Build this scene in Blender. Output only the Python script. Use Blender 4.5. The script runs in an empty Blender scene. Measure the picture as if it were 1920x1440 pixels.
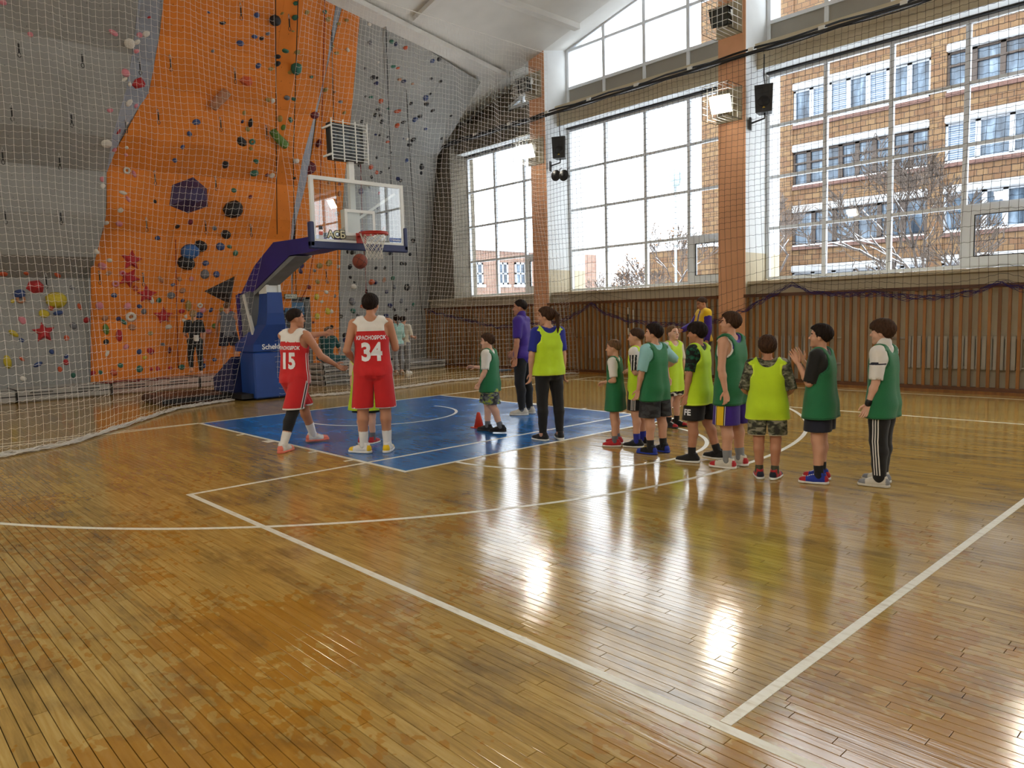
import bpy, bmesh, math, random
import numpy as np
from mathutils import Vector, Matrix
from mathutils.bvhtree import BVHTree

random.seed(7)
rng = np.random.default_rng(7)
SC = bpy.context.scene
COL = SC.collection

# ------------------------------------------------------------------ camera
CF, CX, CY, CZ = 1378.0, -4.364, -12.176, 1.607
YAW, PITCH, ROLL = math.radians(42.957), math.radians(-5.307), math.radians(-1.586)
_fw = np.array([math.sin(YAW) * math.cos(PITCH), math.cos(YAW) * math.cos(PITCH), math.sin(PITCH)])
_r0 = np.array([math.cos(YAW), -math.sin(YAW), 0.0])
_u0 = np.cross(_r0, _fw)
_rt = math.cos(ROLL) * _r0 + math.sin(ROLL) * _u0
_up = -math.sin(ROLL) * _r0 + math.cos(ROLL) * _u0
CAM = np.array([CX, CY, CZ])
cd = bpy.data.cameras.new('camera')
cam = bpy.data.objects.new('camera', cd)
COL.objects.link(cam)
cd.sensor_width = 36.0
cd.lens = CF / 1920.0 * 36.0
cd.clip_end = 500
cam.matrix_world = Matrix(((_rt[0], _up[0], -_fw[0], CX), (_rt[1], _up[1], -_fw[1], CY), (_rt[2], _up[2], -_fw[2], CZ), (0, 0, 0, 1)))
SC.camera = cam

# ------------------------------------------------------------------ world, view
W = bpy.data.worlds.new('overcast_sky')
SC.world = W
W.use_nodes = True
bg = W.node_tree.nodes['Background']
bg.inputs[0].default_value = (0.93, 0.965, 1.0, 1)
bg.inputs[1].default_value = 5.0
SC.view_settings.view_transform = 'Standard'
SC.view_settings.look = 'None'
SC.view_settings.exposure = 0.32
SC.view_settings.gamma = 1.0
SC.view_settings.use_curve_mapping = False
LAMP_W = 48.0          # one flood lamp on a pillar
FILL_LAMP_W = 110.0     # unseen flood lamps added on the far wall to brighten the hall
SC.cycles.max_bounces = 7
SC.cycles.diffuse_bounces = 4
SC.cycles.glossy_bounces = 3
SC.cycles.adaptive_threshold = 0.03
SC.cycles.transparent_max_bounces = 24
SC.cycles.sample_clamp_indirect = 6.0

# ------------------------------------------------------------------ measuring: a pixel of the 1920x1440 frame on a real plane of the hall
def ray(px, py):
    return _fw * CF + (px - 960.0) * _rt - (py - 720.0) * _up
def onX(px, py, X):
    d = ray(px, py); return CAM + d * ((X - CX) / d[0])
def onY(px, py, Y):
    d = ray(px, py); return CAM + d * ((Y - CY) / d[1])
def onZ(px, py, Z=0.0):
    d = ray(px, py); return CAM + d * ((Z - CZ) / d[2])

# ------------------------------------------------------------------ materials
def srgb(r, g, b):
    f = lambda c: (c / 255.0) / 12.92 if c <= 10 else (((c / 255.0) + 0.055) / 1.055) ** 2.4
    return (f(r), f(g), f(b))
MATS = {}
def M(name, col, rough=0.6, var=0.10, scale=6.0, bump=0.0, bscale=60.0, metal=0.0, spec=0.5, emit=0.0, sheen=0.0, coat=0.0):
    """plain procedural material: base colour broken up by noise, optional fine bump"""
    if name in MATS: return MATS[name]
    m = bpy.data.materials.new(name); m.use_nodes = True
    nt = m.node_tree; b = nt.nodes['Principled BSDF']
    c = srgb(*col)
    tc = nt.nodes.new('ShaderNodeTexCoord')
    n = nt.nodes.new('ShaderNodeTexNoise'); n.inputs['Scale'].default_value = scale; n.inputs['Detail'].default_value = 3
    nt.links.new(tc.outputs['Object'], n.inputs['Vector'])
    r = nt.nodes.new('ShaderNodeValToRGB')
    r.color_ramp.elements[0].position = 0.3; r.color_ramp.elements[1].position = 0.7
    r.color_ramp.elements[0].color = (*[max(0, x * (1 - var)) for x in c], 1)
    r.color_ramp.elements[1].color = (*[min(1, x * (1 + var)) for x in c], 1)
    nt.links.new(n.outputs['Fac'], r.inputs['Fac'])
    nt.links.new(r.outputs['Color'], b.inputs['Base Color'])
    b.inputs['Roughness'].default_value = rough; b.inputs['Metallic'].default_value = metal
    b.inputs['Specular IOR Level'].default_value = spec
    if sheen: b.inputs['Sheen Weight'].default_value = sheen
    if coat: b.inputs['Coat Weight'].default_value = coat
    if emit:
        b.inputs['Emission Color'].default_value = (*c, 1); b.inputs['Emission Strength'].default_value = emit
    if bump:
        n2 = nt.nodes.new('ShaderNodeTexNoise'); n2.inputs['Scale'].default_value = bscale; n2.inputs['Detail'].default_value = 2
        nt.links.new(tc.outputs['Object'], n2.inputs['Vector'])
        bp = nt.nodes.new('ShaderNodeBump'); bp.inputs['Strength'].default_value = bump; bp.inputs['Distance'].default_value = 0.01
        nt.links.new(n2.outputs['Fac'], bp.inputs['Height']); nt.links.new(bp.outputs['Normal'], b.inputs['Normal'])
    MATS[name] = m
    return m
class NB:
    """tiny node-building helper"""
    def __init__(s, name):
        s.m = bpy.data.materials.new(name); s.m.use_nodes = True; s.nt = s.m.node_tree
        s.b = s.nt.nodes['Principled BSDF']; MATS[name] = s.m
    def n(s, t, ins=None, **kw):
        x = s.nt.nodes.new('ShaderNode' + t)
        for k, v in kw.items(): setattr(x, k, v)
        for k, v in (ins or {}).items():
            if hasattr(v, 'is_output') or isinstance(v, bpy.types.NodeSocket): s.nt.links.new(v, x.inputs[k])
            else: x.inputs[k].default_value = v
        return x
    def math(s, op, a, b=0.0, c=0.0):
        x = s.nt.nodes.new('ShaderNodeMath'); x.operation = op
        for i, v in enumerate((a, b, c)):
            if isinstance(v, bpy.types.NodeSocket): s.nt.links.new(v, x.inputs[i])
            else: x.inputs[i].default_value = v
        return x.outputs[0]
    def mix(s, fac, a, b, blend='MIX'):
        x = s.nt.nodes.new('ShaderNodeMix'); x.data_type = 'RGBA'; x.blend_type = blend
        for i, v in ((0, fac), (6, a), (7, b)):
            if isinstance(v, bpy.types.NodeSocket): s.nt.links.new(v, x.inputs[i])
            else: x.inputs[i].default_value = v if i == 0 else (*v, 1)
        return x.outputs[2]
    def ramp(s, fac, stops, interp='LINEAR'):
        x = s.nt.nodes.new('ShaderNodeValToRGB'); x.color_ramp.interpolation = interp
        while len(x.color_ramp.elements) < len(stops): x.color_ramp.elements.new(0.5)
        for e, (p, c) in zip(x.color_ramp.elements, stops): e.position = p; e.color = (*c, 1) if len(c) == 3 else c
        s.nt.links.new(fac, x.inputs[0]); return x.outputs[0]
    def set(s, **kw):
        for k, v in kw.items():
            k = k.replace('_', ' ')
            if isinstance(v, bpy.types.NodeSocket): s.nt.links.new(v, s.b.inputs[k])
            else: s.b.inputs[k].default_value = (*v, 1) if isinstance(v, tuple) and len(v) == 3 and 'Color' in k else v
        return s.m

# ------------------------------------------------------------------ objects
def tag(o, label=None, cat=None, group=None, kind=None):
    if label: o['label'] = label
    if cat: o['category'] = cat
    if group: o['group'] = group
    if kind: o['kind'] = kind
    return o
def empty(name, loc=(0, 0, 0), rz=0.0):
    o = bpy.data.objects.new(name, None); COL.objects.link(o)
    o.location = loc; o.rotation_euler = (0, 0, rz); o.empty_display_size = 0.1
    return o
def link(name, me, parent=None, loc=None, rot=None, scale=None):
    o = bpy.data.objects.new(name, me); COL.objects.link(o)
    if parent is not None: o.parent = parent
    if loc is not None: o.location = loc
    if rot is not None: o.rotation_euler = rot
    if scale is not None: o.scale = scale
    return o
class MB:
    """collects shapes into one mesh"""
    def __init__(s): s.v = []; s.f = []; s.m = []; s.sm = []
    def add(s, vs, fs, mi=0, smooth=False):
        o = len(s.v); s.v += [tuple(map(float, p)) for p in vs]
        for f in fs: s.f.append(tuple(i + o for i in f)); s.m.append(mi); s.sm.append(smooth)
        return s
    def box(s, x0, x1, y0, y1, z0, z1, mi=0, bev=0.0):
        if bev:
            b = bev
            vs, fs = [], []
            # chamfered box: three inset rings per axis
            for sx in (0, 1):
                for sy in (0, 1):
                    for sz in (0, 1):
                        X, Y, Z = (x0, x1)[sx], (y0, y1)[sy], (z0, z1)[sz]
                        dx, dy, dz = (b, -b)[sx], (b, -b)[sy], (b, -b)[sz]
                        vs += [(X, Y + dy, Z + dz), (X + dx, Y, Z + dz), (X + dx, Y + dy, Z)]
            I = lambda sx, sy, sz, a: (sx * 4 + sy * 2 + sz) * 3 + a
            for a in range(3):
                for e in (0, 1):
                    q = []
                    for (u, w) in ((0, 0), (1, 0), (1, 1), (0, 1)):
                        k = [0, 0, 0]; k[a] = e; k[(a + 1) % 3] = u; k[(a + 2) % 3] = w
                        q.append(I(*k, a))
                    fs.append(tuple(q if e else q[::-1]))
            for a in range(3):
                p, r = (a + 1) % 3, (a + 2) % 3
                for u in (0, 1):
                    for w in (0, 1):
                        k0 = [0, 0, 0]; k1 = [0, 0, 0]; k1[a] = 1
                        k0[p] = k1[p] = u; k0[r] = k1[r] = w
                        q = (I(*k0, p), I(*k1, p), I(*k1, r), I(*k0, r))
                        fs.append(q if (u != w) else q[::-1])
            for sx in (0, 1):
                for sy in (0, 1):
                    for sz in (0, 1):
                        q = (I(sx, sy, sz, 0), I(sx, sy, sz, 1), I(sx, sy, sz, 2))
                        fs.append(q if (sx + sy + sz) % 2 else q[::-1])
            return s.add(vs, fs, mi)
        vs = [(x, y, z) for x in (x0, x1) for y in (y0, y1) for z in (z0, z1)]
        return s.add(vs, [(0, 1, 3, 2), (4, 6, 7, 5), (0, 4, 5, 1), (2, 3, 7, 6), (0, 2, 6, 4), (1, 5, 7, 3)], mi)
    def obox(s, a, b, w, h, mi=0, up=(0, 0, 1)):
        """box beam from a to b, w wide, h high"""
        a, b = Vector(a), Vector(b); d = (b - a).normalized(); u = Vector(up)
        if abs(d.dot(u)) > 0.98: u = Vector((1, 0, 0))
        x = d.cross(u).normalized(); u = x.cross(d).normalized()
        vs = [p + x * sx * w / 2 + u * sz * h / 2 for p in (a, b) for sx in (-1, 1) for sz in (-1, 1)]
        return s.add(vs, [(0, 1, 3, 2), (4, 6, 7, 5), (0, 4, 5, 1), (2, 3, 7, 6), (0, 2, 6, 4), (1, 5, 7, 3)], mi)
    def tube(s, pts, r, n=8, mi=0, closed=False, caps=True):
        pts = [Vector(p) for p in pts]; N = len(pts)
        rs = r if isinstance(r, (list, tuple)) else [r] * N
        vs, fs = [], []
        ref = None
        for i, p in enumerate(pts):
            d = (pts[(i + 1) % N] - pts[i - 1]) if closed else (pts[min(i + 1, N - 1)] - pts[max(i - 1, 0)])
            d.normalize()
            if ref is None: ref = Vector((0, 0, 1)) if abs(d.z) < 0.9 else Vector((1, 0, 0))
            x = ref - d * ref.dot(d)
            if x.length < 1e-4: x = d.orthogonal()
            x.normalize(); y = d.cross(x); ref = x
            for k in range(n):
                a = 2 * math.pi * k / n
                vs.append(p + (x * math.cos(a) + y * math.sin(a)) * rs[i])
        for i in range(N if closed else N - 1):
            j = (i + 1) % N
            for k in range(n): fs.append((i * n + k, i * n + (k + 1) % n, j * n + (k + 1) % n, j * n + k))
        if caps and not closed: fs += [tuple(range(n))[::-1], tuple((N - 1) * n + k for k in range(n))]
        return s.add(vs, fs, mi, True)
    def lathe(s, prof, c=(0, 0, 0), n=20, axis=(0, 0, 1), mi=0, smooth=True):
        """prof: (radius, height) list turned about axis through c"""
        ax = Vector(axis).normalized(); x = ax.orthogonal().normalized(); y = ax.cross(x); c = Vector(c)
        vs = [c + ax * h + (x * math.cos(2 * math.pi * k / n) + y * math.sin(2 * math.pi * k / n)) * r for r, h in prof for k in range(n)]
        fs = [(i * n + k, i * n + (k + 1) % n, (i + 1) * n + (k + 1) % n, (i + 1) * n + k) for i in range(len(prof) - 1) for k in range(n)]
        fs += [tuple(range(n))[::-1], tuple((len(prof) - 1) * n + k for k in range(n))]
        return s.add(vs, fs, mi, smooth)
    def prism(s, poly, thick, mi=0):
        """3-D polygon thickened by the vector thick"""
        n = len(poly); t = Vector(thick); p = [Vector(q) for q in poly]
        return s.add(p + [q + t for q in p], [tuple(range(n))[::-1], tuple(range(n, 2 * n))] + [(i, (i + 1) % n, n + (i + 1) % n, n + i) for i in range(n)], mi)
    def mesh(s, name, mats):
        me = bpy.data.meshes.new(name); me.from_pydata(s.v, [], s.f)
        for m in (mats if isinstance(mats, (list, tuple)) else [mats]): me.materials.append(m)
        me.polygons.foreach_set('material_index', s.m); me.polygons.foreach_set('use_smooth', s.sm)
        bm = bmesh.new(); bm.from_mesh(me); bmesh.ops.recalc_face_normals(bm, faces=bm.faces); bm.to_mesh(me); bm.free()
        me.update(); return me
    def build(s, name, mats, parent=None, **kw):
        return link(name, s.mesh(name, mats), parent, **kw)
def np_mesh(name, V, F, mats, mi=None, smooth=True):
    """fast mesh from numpy quads (or tris)"""
    V = np.asarray(V, np.float32); F = np.asarray(F, np.int32)
    me = bpy.data.meshes.new(name); n, k = F.shape
    me.vertices.add(len(V)); me.vertices.foreach_set('co', V.ravel())
    me.loops.add(n * k); me.loops.foreach_set('vertex_index', F.ravel())
    me.polygons.add(n); me.polygons.foreach_set('loop_start', np.arange(0, n * k, k, dtype=np.int32))
    try: me.polygons.foreach_set('loop_total', np.full(n, k, np.int32))
    except Exception: pass
    me.polygons.foreach_set('use_smooth', np.full(n, smooth, bool))
    for m in (mats if isinstance(mats, (list, tuple)) else [mats]): me.materials.append(m)
    if mi is not None: me.polygons.foreach_set('material_index', np.asarray(mi, np.int32))
    me.update(calc_edges=True); me.validate()
    return me
def threads(lines, r, n=3):
    """numpy: many polylines (list of (N,3) arrays) -> one tube mesh (V, F)"""
    Vs, Fs, o = [], [], 0
    for P in lines:
        P = np.asarray(P, float); N = len(P)
        d = np.gradient(P, axis=0); d /= np.linalg.norm(d, axis=1)[:, None] + 1e-9
        ref = np.where(np.abs(d[:, 2:3]) < 0.8, np.array([[0, 0, 1.0]]), np.array([[1.0, 0.3, 0]]))
        x = np.cross(d, ref); x /= np.linalg.norm(x, axis=1)[:, None] + 1e-9
        y = np.cross(d, x)
        a = np.arange(n) * 2 * np.pi / n
        V = P[:, None, :] + r * (x[:, None, :] * np.cos(a)[None, :, None] + y[:, None, :] * np.sin(a)[None, :, None])
        i = np.arange(N - 1)[:, None] * n; k = np.arange(n)[None, :]; k2 = (k + 1) % n
        F = np.stack([i + k, i + k2, i + n + k2, i + n + k], -1).reshape(-1, 4) + o
        Vs.append(V.reshape(-1, 3)); Fs.append(F); o += N * n
    return np.concatenate(Vs), np.concatenate(Fs)
def text_mesh(body, size=1.0, bold=0.0, extrude=0.0, align='CENTER', space=1.0):
    cu = bpy.data.curves.new('lettering', 'FONT'); cu.body = body; cu.size = size; cu.offset = bold; cu.extrude = extrude
    cu.align_x = align; cu.align_y = 'CENTER'; cu.space_character = space; cu.resolution_u = 3
    o = bpy.data.objects.new('lettering', cu); COL.objects.link(o)
    bpy.context.view_layer.update()
    me = bpy.data.meshes.new_from_object(o.evaluated_get(bpy.context.evaluated_depsgraph_get()))
    bpy.data.objects.remove(o); bpy.data.curves.remove(cu)
    return me

# ================================================================== the hall
WX = 11.42            # glazing plane of the window wall
PX = 10.5             # front faces of the pillars
ZC = [(8.6, 7.0), (6.4, 7.75), (4.4, 8.25), (2.2, 8.72), (0.0, 9.25), (-3.0, 9.9), (-9.5, 10.8), (-16.0, 9.9), (-22.0, 8.7), (-27.0, 6.8)]
def zceil(y):
    for (a, za), (b, zb) in zip(ZC, ZC[1:]):
        if b <= y <= a: return za + (zb - za) * (a - y) / (a - b)
    return ZC[0][1] if y > ZC[0][0] else ZC[-1][1]

# ---- materials of the shell
m_white = M('white_plaster', (222, 224, 224), 0.85, 0.04, 2.0, bump=0.15, bscale=25)
m_ceil = M('ceiling_paint', (214, 212, 206), 0.9, 0.08, 0.9, bump=0.1, bscale=8)
m_cream = M('cream_wall_paint', (196, 184, 158), 0.8, 0.06, 2.5, bump=0.1, bscale=20)
m_peach = M('peach_wall_paint', (226, 170, 130), 0.7, 0.06, 2.0, bump=0.1, bscale=20)
m_dim = M('shaded_plaster', (120, 112, 98), 0.9, 0.18, 1.2, bump=0.2, bscale=12)  # plaster with the far corner's shade mixed into its colour
m_greypanel = M('grey_spandrel_panel', (150, 146, 138), 0.6, 0.05, 2)
m_pvc = M('white_window_plastic', (225, 230, 236), 0.35, 0.03, 3)
m_dark = M('black_rubber', (18, 18, 20), 0.6, 0.2, 5)
m_black = M('black_plastic', (14, 14, 16), 0.4, 0.2, 10)
m_steelw = M('white_powder_steel', (226, 226, 220), 0.4, 0.05, 4)
m_slat = None
def wood(name, c0, c1, rough=0.45, sx=1.0, axis=2):
    n = NB(name)
    g = n.n('NewGeometry'); oi = n.n('ObjectInfo')
    sc = [14.0, 14.0, 14.0]; sc[axis] = 0.9
    mp = n.n('Mapping', {'Vector': g.outputs['Position'], 'Scale': tuple(s * sx for s in sc)})
    no = n.n('TexNoise', {'Vector': mp.outputs[0], 'Scale': 1.0, 'Detail': 4.0, 'Distortion': 0.6})
    f = n.math('ADD', n.math('MULTIPLY', no.outputs['Fac'], 0.75), n.math('MULTIPLY', oi.outputs['Random'], 0.25))
    n.set(Base_Color=n.ramp(f, [(0.25, srgb(*c0)), (0.7, srgb(*c1))]), Roughness=rough)
    return n.m
m_slat = wood('varnished_slat_wood', (112, 70, 26), (164, 108, 46), 0.4)
m_rail = wood('brown_rail_wood', (78, 44, 20), (112, 66, 30), 0.45, axis=1)

# ---- parquet
PW = 0.0565
n = NB('worn_parquet')
g = n.n('NewGeometry'); oi = n.n('ObjectInfo'); at = n.n('Attribute', attribute_name='tone')
rnd = n.math('FRACT', n.math('ADD', at.outputs['Fac'], oi.outputs['Random']))
sep = n.n('SeparateXYZ', {0: g.outputs['Position']})
gm = n.n('Mapping', {'Vector': g.outputs['Position'], 'Scale': (38.0, 2.2, 1.0)})
shift = n.n('VectorMath', {0: gm.outputs[0], 1: n.n('CombineXYZ', {2: n.math('MULTIPLY', rnd, 50.0)}).outputs[0]}, operation='ADD')
grain = n.n('TexNoise', {'Vector': shift.outputs[0], 'Scale': 1.0, 'Detail': 5.0, 'Distortion': 1.2})
bare = n.ramp(n.math('ADD', n.math('MULTIPLY', grain.outputs['Fac'], 0.8), n.math('MULTIPLY', rnd, 0.2)),
              [(0.12, srgb(122, 98, 44)), (0.5, srgb(173, 139, 70)), (0.92, srgb(204, 176, 108))])
# varnish patches: torn-edged islands of old orange lacquer, mostly on the near left of the court
pn = n.n('TexNoise', {'Vector': g.outputs['Position'], 'Scale': 0.75, 'Detail': 3.0, 'Roughness': 0.55})
pe = n.n('TexNoise', {'Vector': n.n('Mapping', {'Vector': g.outputs['Position'], 'Scale': (17.0, 10.0, 1.0)}).outputs[0], 'Scale': 1.0, 'Detail': 2.0})
zone = n.n('MapRange', {0: n.math('ADD', sep.outputs[0], n.math('MULTIPLY', sep.outputs[1], 0.35)), 1: -8.0, 2: -1.5, 3: 0.055, 4: -0.085})
pv = n.math('ADD', n.math('ADD', n.math('MULTIPLY', pn.outputs['Fac'], 0.62), n.math('MULTIPLY', pe.outputs['Fac'], 0.38)), zone.outputs[0])
patch = n.ramp(pv, [(0.515, (0, 0, 0)), (0.53, (1, 1, 1))])
col = n.mix(patch, bare, n.mix(0.62, bare, srgb(158, 104, 4)))
# grey-brown scuffing
sn = n.n('TexNoise', {'Vector': n.n('Mapping', {'Vector': g.outputs['Position'], 'Scale': (2.2, 0.9, 1.0)}).outputs[0], 'Scale': 1.3, 'Detail': 6.0, 'Roughness': 0.65})
scuff = n.ramp(sn.outputs['Fac'], [(0.5, (0, 0, 0)), (0.68, (1, 1, 1))])
col = n.mix(n.math('MULTIPLY', scuff, 0.55), col, srgb(80, 64, 42))
bmp = n.n('Bump', {'Strength': 0.12, 'Distance': 0.004, 'Height': grain.outputs['Fac']})
wav = n.n('TexNoise', {'Vector': n.n('Mapping', {'Vector': g.outputs['Position'], 'Scale': (9.0, 1.5, 1.0)}).outputs[0], 'Scale': 1.0, 'Detail': 2.0})
bmp2 = n.n('Bump', {'Strength': 0.06, 'Distance': 0.02, 'Height': wav.outputs['Fac'], 'Normal': bmp.outputs[0]})
rg = n.math('ADD', n.math('MULTIPLY', sn.outputs['Fac'], 0.16), 0.05)
n.set(Base_Color=col, Roughness=rg, Normal=bmp2.outputs[0], Specular_IOR_Level=0.75)
m_parquet = n.m
m_gap = M('dark_board_joint', (38, 26, 14), 0.9)

FX0, FX1, FY0, FY1 = -9.0, 10.62, -27.0, 8.4
floor = MB().box(FX0, FX1 + 0.9, FY0, FY1, -0.12, -0.018).build('floor', m_gap)
tag(floor, kind='structure')
def plank_vf(x0, x1, y0, y1, e=0.0018, c=0.0005):
    a = [(x0 + e, y0 + e), (x1 - e, y0 + e), (x1 - e, y1 - e), (x0 + e, y1 - e)]
    i = [(x0 + e + c, y0 + e + c), (x1 - e - c, y0 + e + c), (x1 - e - c, y1 - e - c), (x0 + e + c, y1 - e - c)]
    V = [(x, y, -0.018) for x, y in a] + [(x, y, -c) for x, y in a] + [(x, y, 0.0) for x, y in i]
    F = [(0, 1, 5, 4), (1, 2, 6, 5), (2, 3, 7, 6), (3, 0, 4, 7), (4, 5, 9, 8), (5, 6, 10, 9), (6, 7, 11, 10), (7, 4, 8, 11), (8, 9, 10, 11)]
    return V, F
planks = []
nx = int((FX1 - FX0) / PW)
for ix in range(nx):
    y = FY0 - random.random() * 1.2
    while y < FY1:
        L = random.choice((0.45, 0.6, 0.75, 0.9, 1.05, 1.2)) + random.random() * 0.1
        planks.append((FX0 + ix * PW, max(y, FY0), min(y + L, FY1), random.random())); y += L
def in_frame(x, y):
    d = np.array([x, y, 0.0]) - CAM; zc = d @ _fw
    if zc < 0.3: return None
    u, v = 960 + CF * (d @ _rt) / zc, 720 - CF * (d @ _up) / zc
    return zc if (-20 < u < 1940 and v < 1460) else None
seen = []
for i, (x, a, b, t) in enumerate(planks):
    z = in_frame(x, (a + b) / 2)
    if z is not None: seen.append((z - 0.6 * (b - a), i))
seen.sort()
near = [i for _, i in seen[:300]]; nearset = set(near)
V, F = plank_vf(-PW / 2, PW / 2, -0.5, 0.5)
PM = {}
for i in near:
    x, a, b, t = planks[i]
    key = round((b - a) * 20)
    if key not in PM:
        L = key / 20.0
        v, f = plank_vf(-PW / 2, PW / 2, -L / 2, L / 2)
        me = bpy.data.meshes.new('plank'); me.from_pydata(v, [], f); me.materials.append(m_parquet); PM[key] = (me, L)
    me, L = PM[key]
    link('plank', me, floor, loc=(x + PW / 2, (a + b) / 2, 0), scale=(1, (b - a) / L, 1))
Vs, Fs, Ts = [], [], []
for i, (x, a, b, t) in enumerate(planks):
    if i in nearset or b < -12.6: continue
    v, f = plank_vf(x, x + PW, a, b)
    o = 12 * len(Vs); Vs.append(v); Fs += [tuple(q + o for q in ff) for ff in f]; Ts += [t] * 12
me = np_mesh('plank_field', np.array(Vs).reshape(-1, 3), np.array(Fs), m_parquet, smooth=False)
ta = me.attributes.new('tone', 'FLOAT', 'POINT'); ta.data.foreach_set('value', np.array(Ts, np.float32))
tag(link('plank_field', me, floor), kind='stuff')
MB().box(FX0, FX1, FY0, -12.6, -0.018, -0.001).build('rear_floor', m_parquet, floor)

# ---- court paint
n = NB('court_white_paint')
g = n.n('NewGeometry')
ww = n.n('TexNoise', {'Vector': n.n('Mapping', {'Vector': g.outputs['Position'], 'Scale': (30.0, 8.0, 1.0)}).outputs[0], 'Scale': 1.0, 'Detail': 4.0})
n.set(Base_Color=n.ramp(ww.outputs['Fac'], [(0.28, srgb(196, 186, 160)), (0.5, srgb(226, 222, 206))]), Roughness=0.35)
m_line = n.m
n = NB('court_blue_paint')
g = n.n('NewGeometry')
sp = n.n('SeparateXYZ', {0: g.outputs['Position']})
st = n.n('TexNoise', {'Vector': n.n('Mapping', {'Vector': g.outputs['Position'], 'Scale': (20.0, 2.0, 1.0)}).outputs[0], 'Scale': 1.0, 'Detail': 5.0})
bl = n.n('TexNoise', {'Vector': g.outputs['Position'], 'Scale': 2.0, 'Detail': 4.0})
seam = n.math('LESS_THAN', n.math('FRACT', n.math('DIVIDE', n.math('SUBTRACT', sp.outputs[0], FX0), PW)), 0.07)
f = n.math('ADD', n.math('MULTIPLY', st.outputs['Fac'], 0.5), n.math('MULTIPLY', bl.outputs['Fac'], 0.5))
bc = n.ramp(f, [(0.35, srgb(22, 86, 152)), (0.65, srgb(44, 122, 194))])
bc = n.mix(n.math('MULTIPLY', seam, 0.45), bc, srgb(10, 34, 70))
wv = n.n('TexNoise', {'Vector': n.n('Mapping', {'Vector': g.outputs['Position'], 'Scale': (9.0, 1.5, 1.0)}).outputs[0], 'Scale': 1.0, 'Detail': 2.0})
bp = n.n('Bump', {'Strength': 0.09, 'Distance': 0.02, 'Height': wv.outputs['Fac']})
n.set(Base_Color=bc, Roughness=n.math('ADD', n.math('MULTIPLY', bl.outputs['Fac'], 0.2), 0.1), Normal=bp.outputs[0])
m_key = n.m
MB().box(0, 4.9, -5.8, 0, -0.002, 0.0008).build('key_area', m_key, floor)['label'] = 'blue painted key under the hoop'
LW = 0.05; LZ = 0.0016
def pline(pts, name='court_line', w=LW, z=LZ, closed=False):
    """painted stripe along a polyline on the floor"""
    P = [Vector((p[0], p[1], 0)) for p in pts]; N = len(P); vs = []
    for i in range(N):
        d = (P[min(i + 1, N - 1)] - P[max(i - 1, 0)]).normalized(); s = Vector((-d.y, d.x, 0)) * w / 2
        vs += [P[i] + s, P[i] - s]
    n_ = len(vs)
    top = [(v.x, v.y, z) for v in vs]; bot = [(v.x, v.y, -0.002) for v in vs]
    fs = []
    for i in range(N - 1):
        a = 2 * i
        fs += [(a, a + 1, a + 3, a + 2), (a, a + 2, a + 2 + n_, a + n_), (a + 1, a + 1 + n_, a + 3 + n_, a + 3)]
    fs += [(0, n_, n_ + 1, 1), (n_ - 2, n_ - 1, 2 * n_ - 1, 2 * n_ - 2)]
    return MB().add(top + bot, fs).build(name, m_line, floor)
def arc(cx, cy, r, a0, a1, k=48):
    return [(cx + r * math.cos(math.radians(a0 + (a1 - a0) * i / k)), cy + r * math.sin(math.radians(a0 + (a1 - a0) * i / k))) for i in range(k + 1)]
pline([(-5.05, 0), (9.95, 0)])                              # end line
pline([(-6.5, 0.62), (0, 0.06)], w=0.04, z=0.0011)          # stray second line beside it
pline([(0, 0), (0, -5.8)]); pline([(4.9, 0), (4.9, -5.8)]); pline([(-0.025, -5.8), (4.925, -5.8)], z=0.002)
pline(arc(2.45, -5.8, 1.775, 180, 360))
pline(arc(2.45, -1.575, 1.275, 172, 368)); 
a3 = math.degrees(math.acos(6.6 / 6.72))
pline([(-4.15, 0), (-4.15, -1.575 - 6.72 * math.sin(math.radians(a3)))] + arc(2.45, -1.575, 6.72, 180 + a3, 360 - a3, 90) + [(9.05, 0)])
pline([(-1.975, -5.05), (10.0, -5.05)], z=0.0021)           # volleyball end line
pline([(-1.95, -5.05), (-1.95, -12.3)], z=0.0017)           # its side line
pline([(-1.92, -10.72), (7.05, -10.72)], z=0.0022)          # its attack line
pline([(7.05, -5.05), (7.05, -12.3)], z=0.0017)
pline([(9.95, 0), (9.95, -12.3)])                           # side line by the windows
for yy in (-1.75, -2.6, -3.9, -4.75):
    wd = 0.18 if yy == -2.6 else 0.05
    for sx, xx in ((-1, 0.0), (1, 4.9)):
        MB().box(xx + (sx * 0.03 if sx > 0 else -0.13), xx + (0.13 if sx > 0 else -0.03), yy - wd, yy, -0.002, LZ).build('key_mark', m_line, floor)
pline([(4.2, 4.6), (9.9, 3.7)], w=0.04); pline([(-4, 4.2), (0.5, 5.2)], w=0.04)

# ---- ceiling
mb = MB()
for (a, za), (b, zb) in zip(ZC, ZC[1:]):
    vs = [(FX0, a, za), (PX, a, za), (PX, b, zb), (FX0, b, zb)]
    mb.add([(x, y, z) for x, y, z in vs] + [(x, y, z + 0.25) for x, y, z in vs], [(0, 1, 2, 3), (7, 6, 5, 4), (0, 4, 5, 1), (1, 5, 6, 2), (2, 6, 7, 3), (3, 7, 4, 0)])
    # rising soffit over the window recess
    mb.add([(PX, a, za), (WX + 0.3, a, za + 0.27), (WX + 0.3, b, zb + 0.27), (PX, b, zb), (PX, a, za + 0.25), (WX + 0.3, a, za + 0.5), (WX + 0.3, b, zb + 0.5), (PX, b, zb + 0.25)],
           [(0, 1, 2, 3), (7, 6, 5, 4), (0, 4, 5, 1), (1, 5, 6, 2), (2, 6, 7, 3), (3, 7, 4, 0)])
ceiling = tag(mb.build('ceiling', m_ceil), kind='structure')
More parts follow.
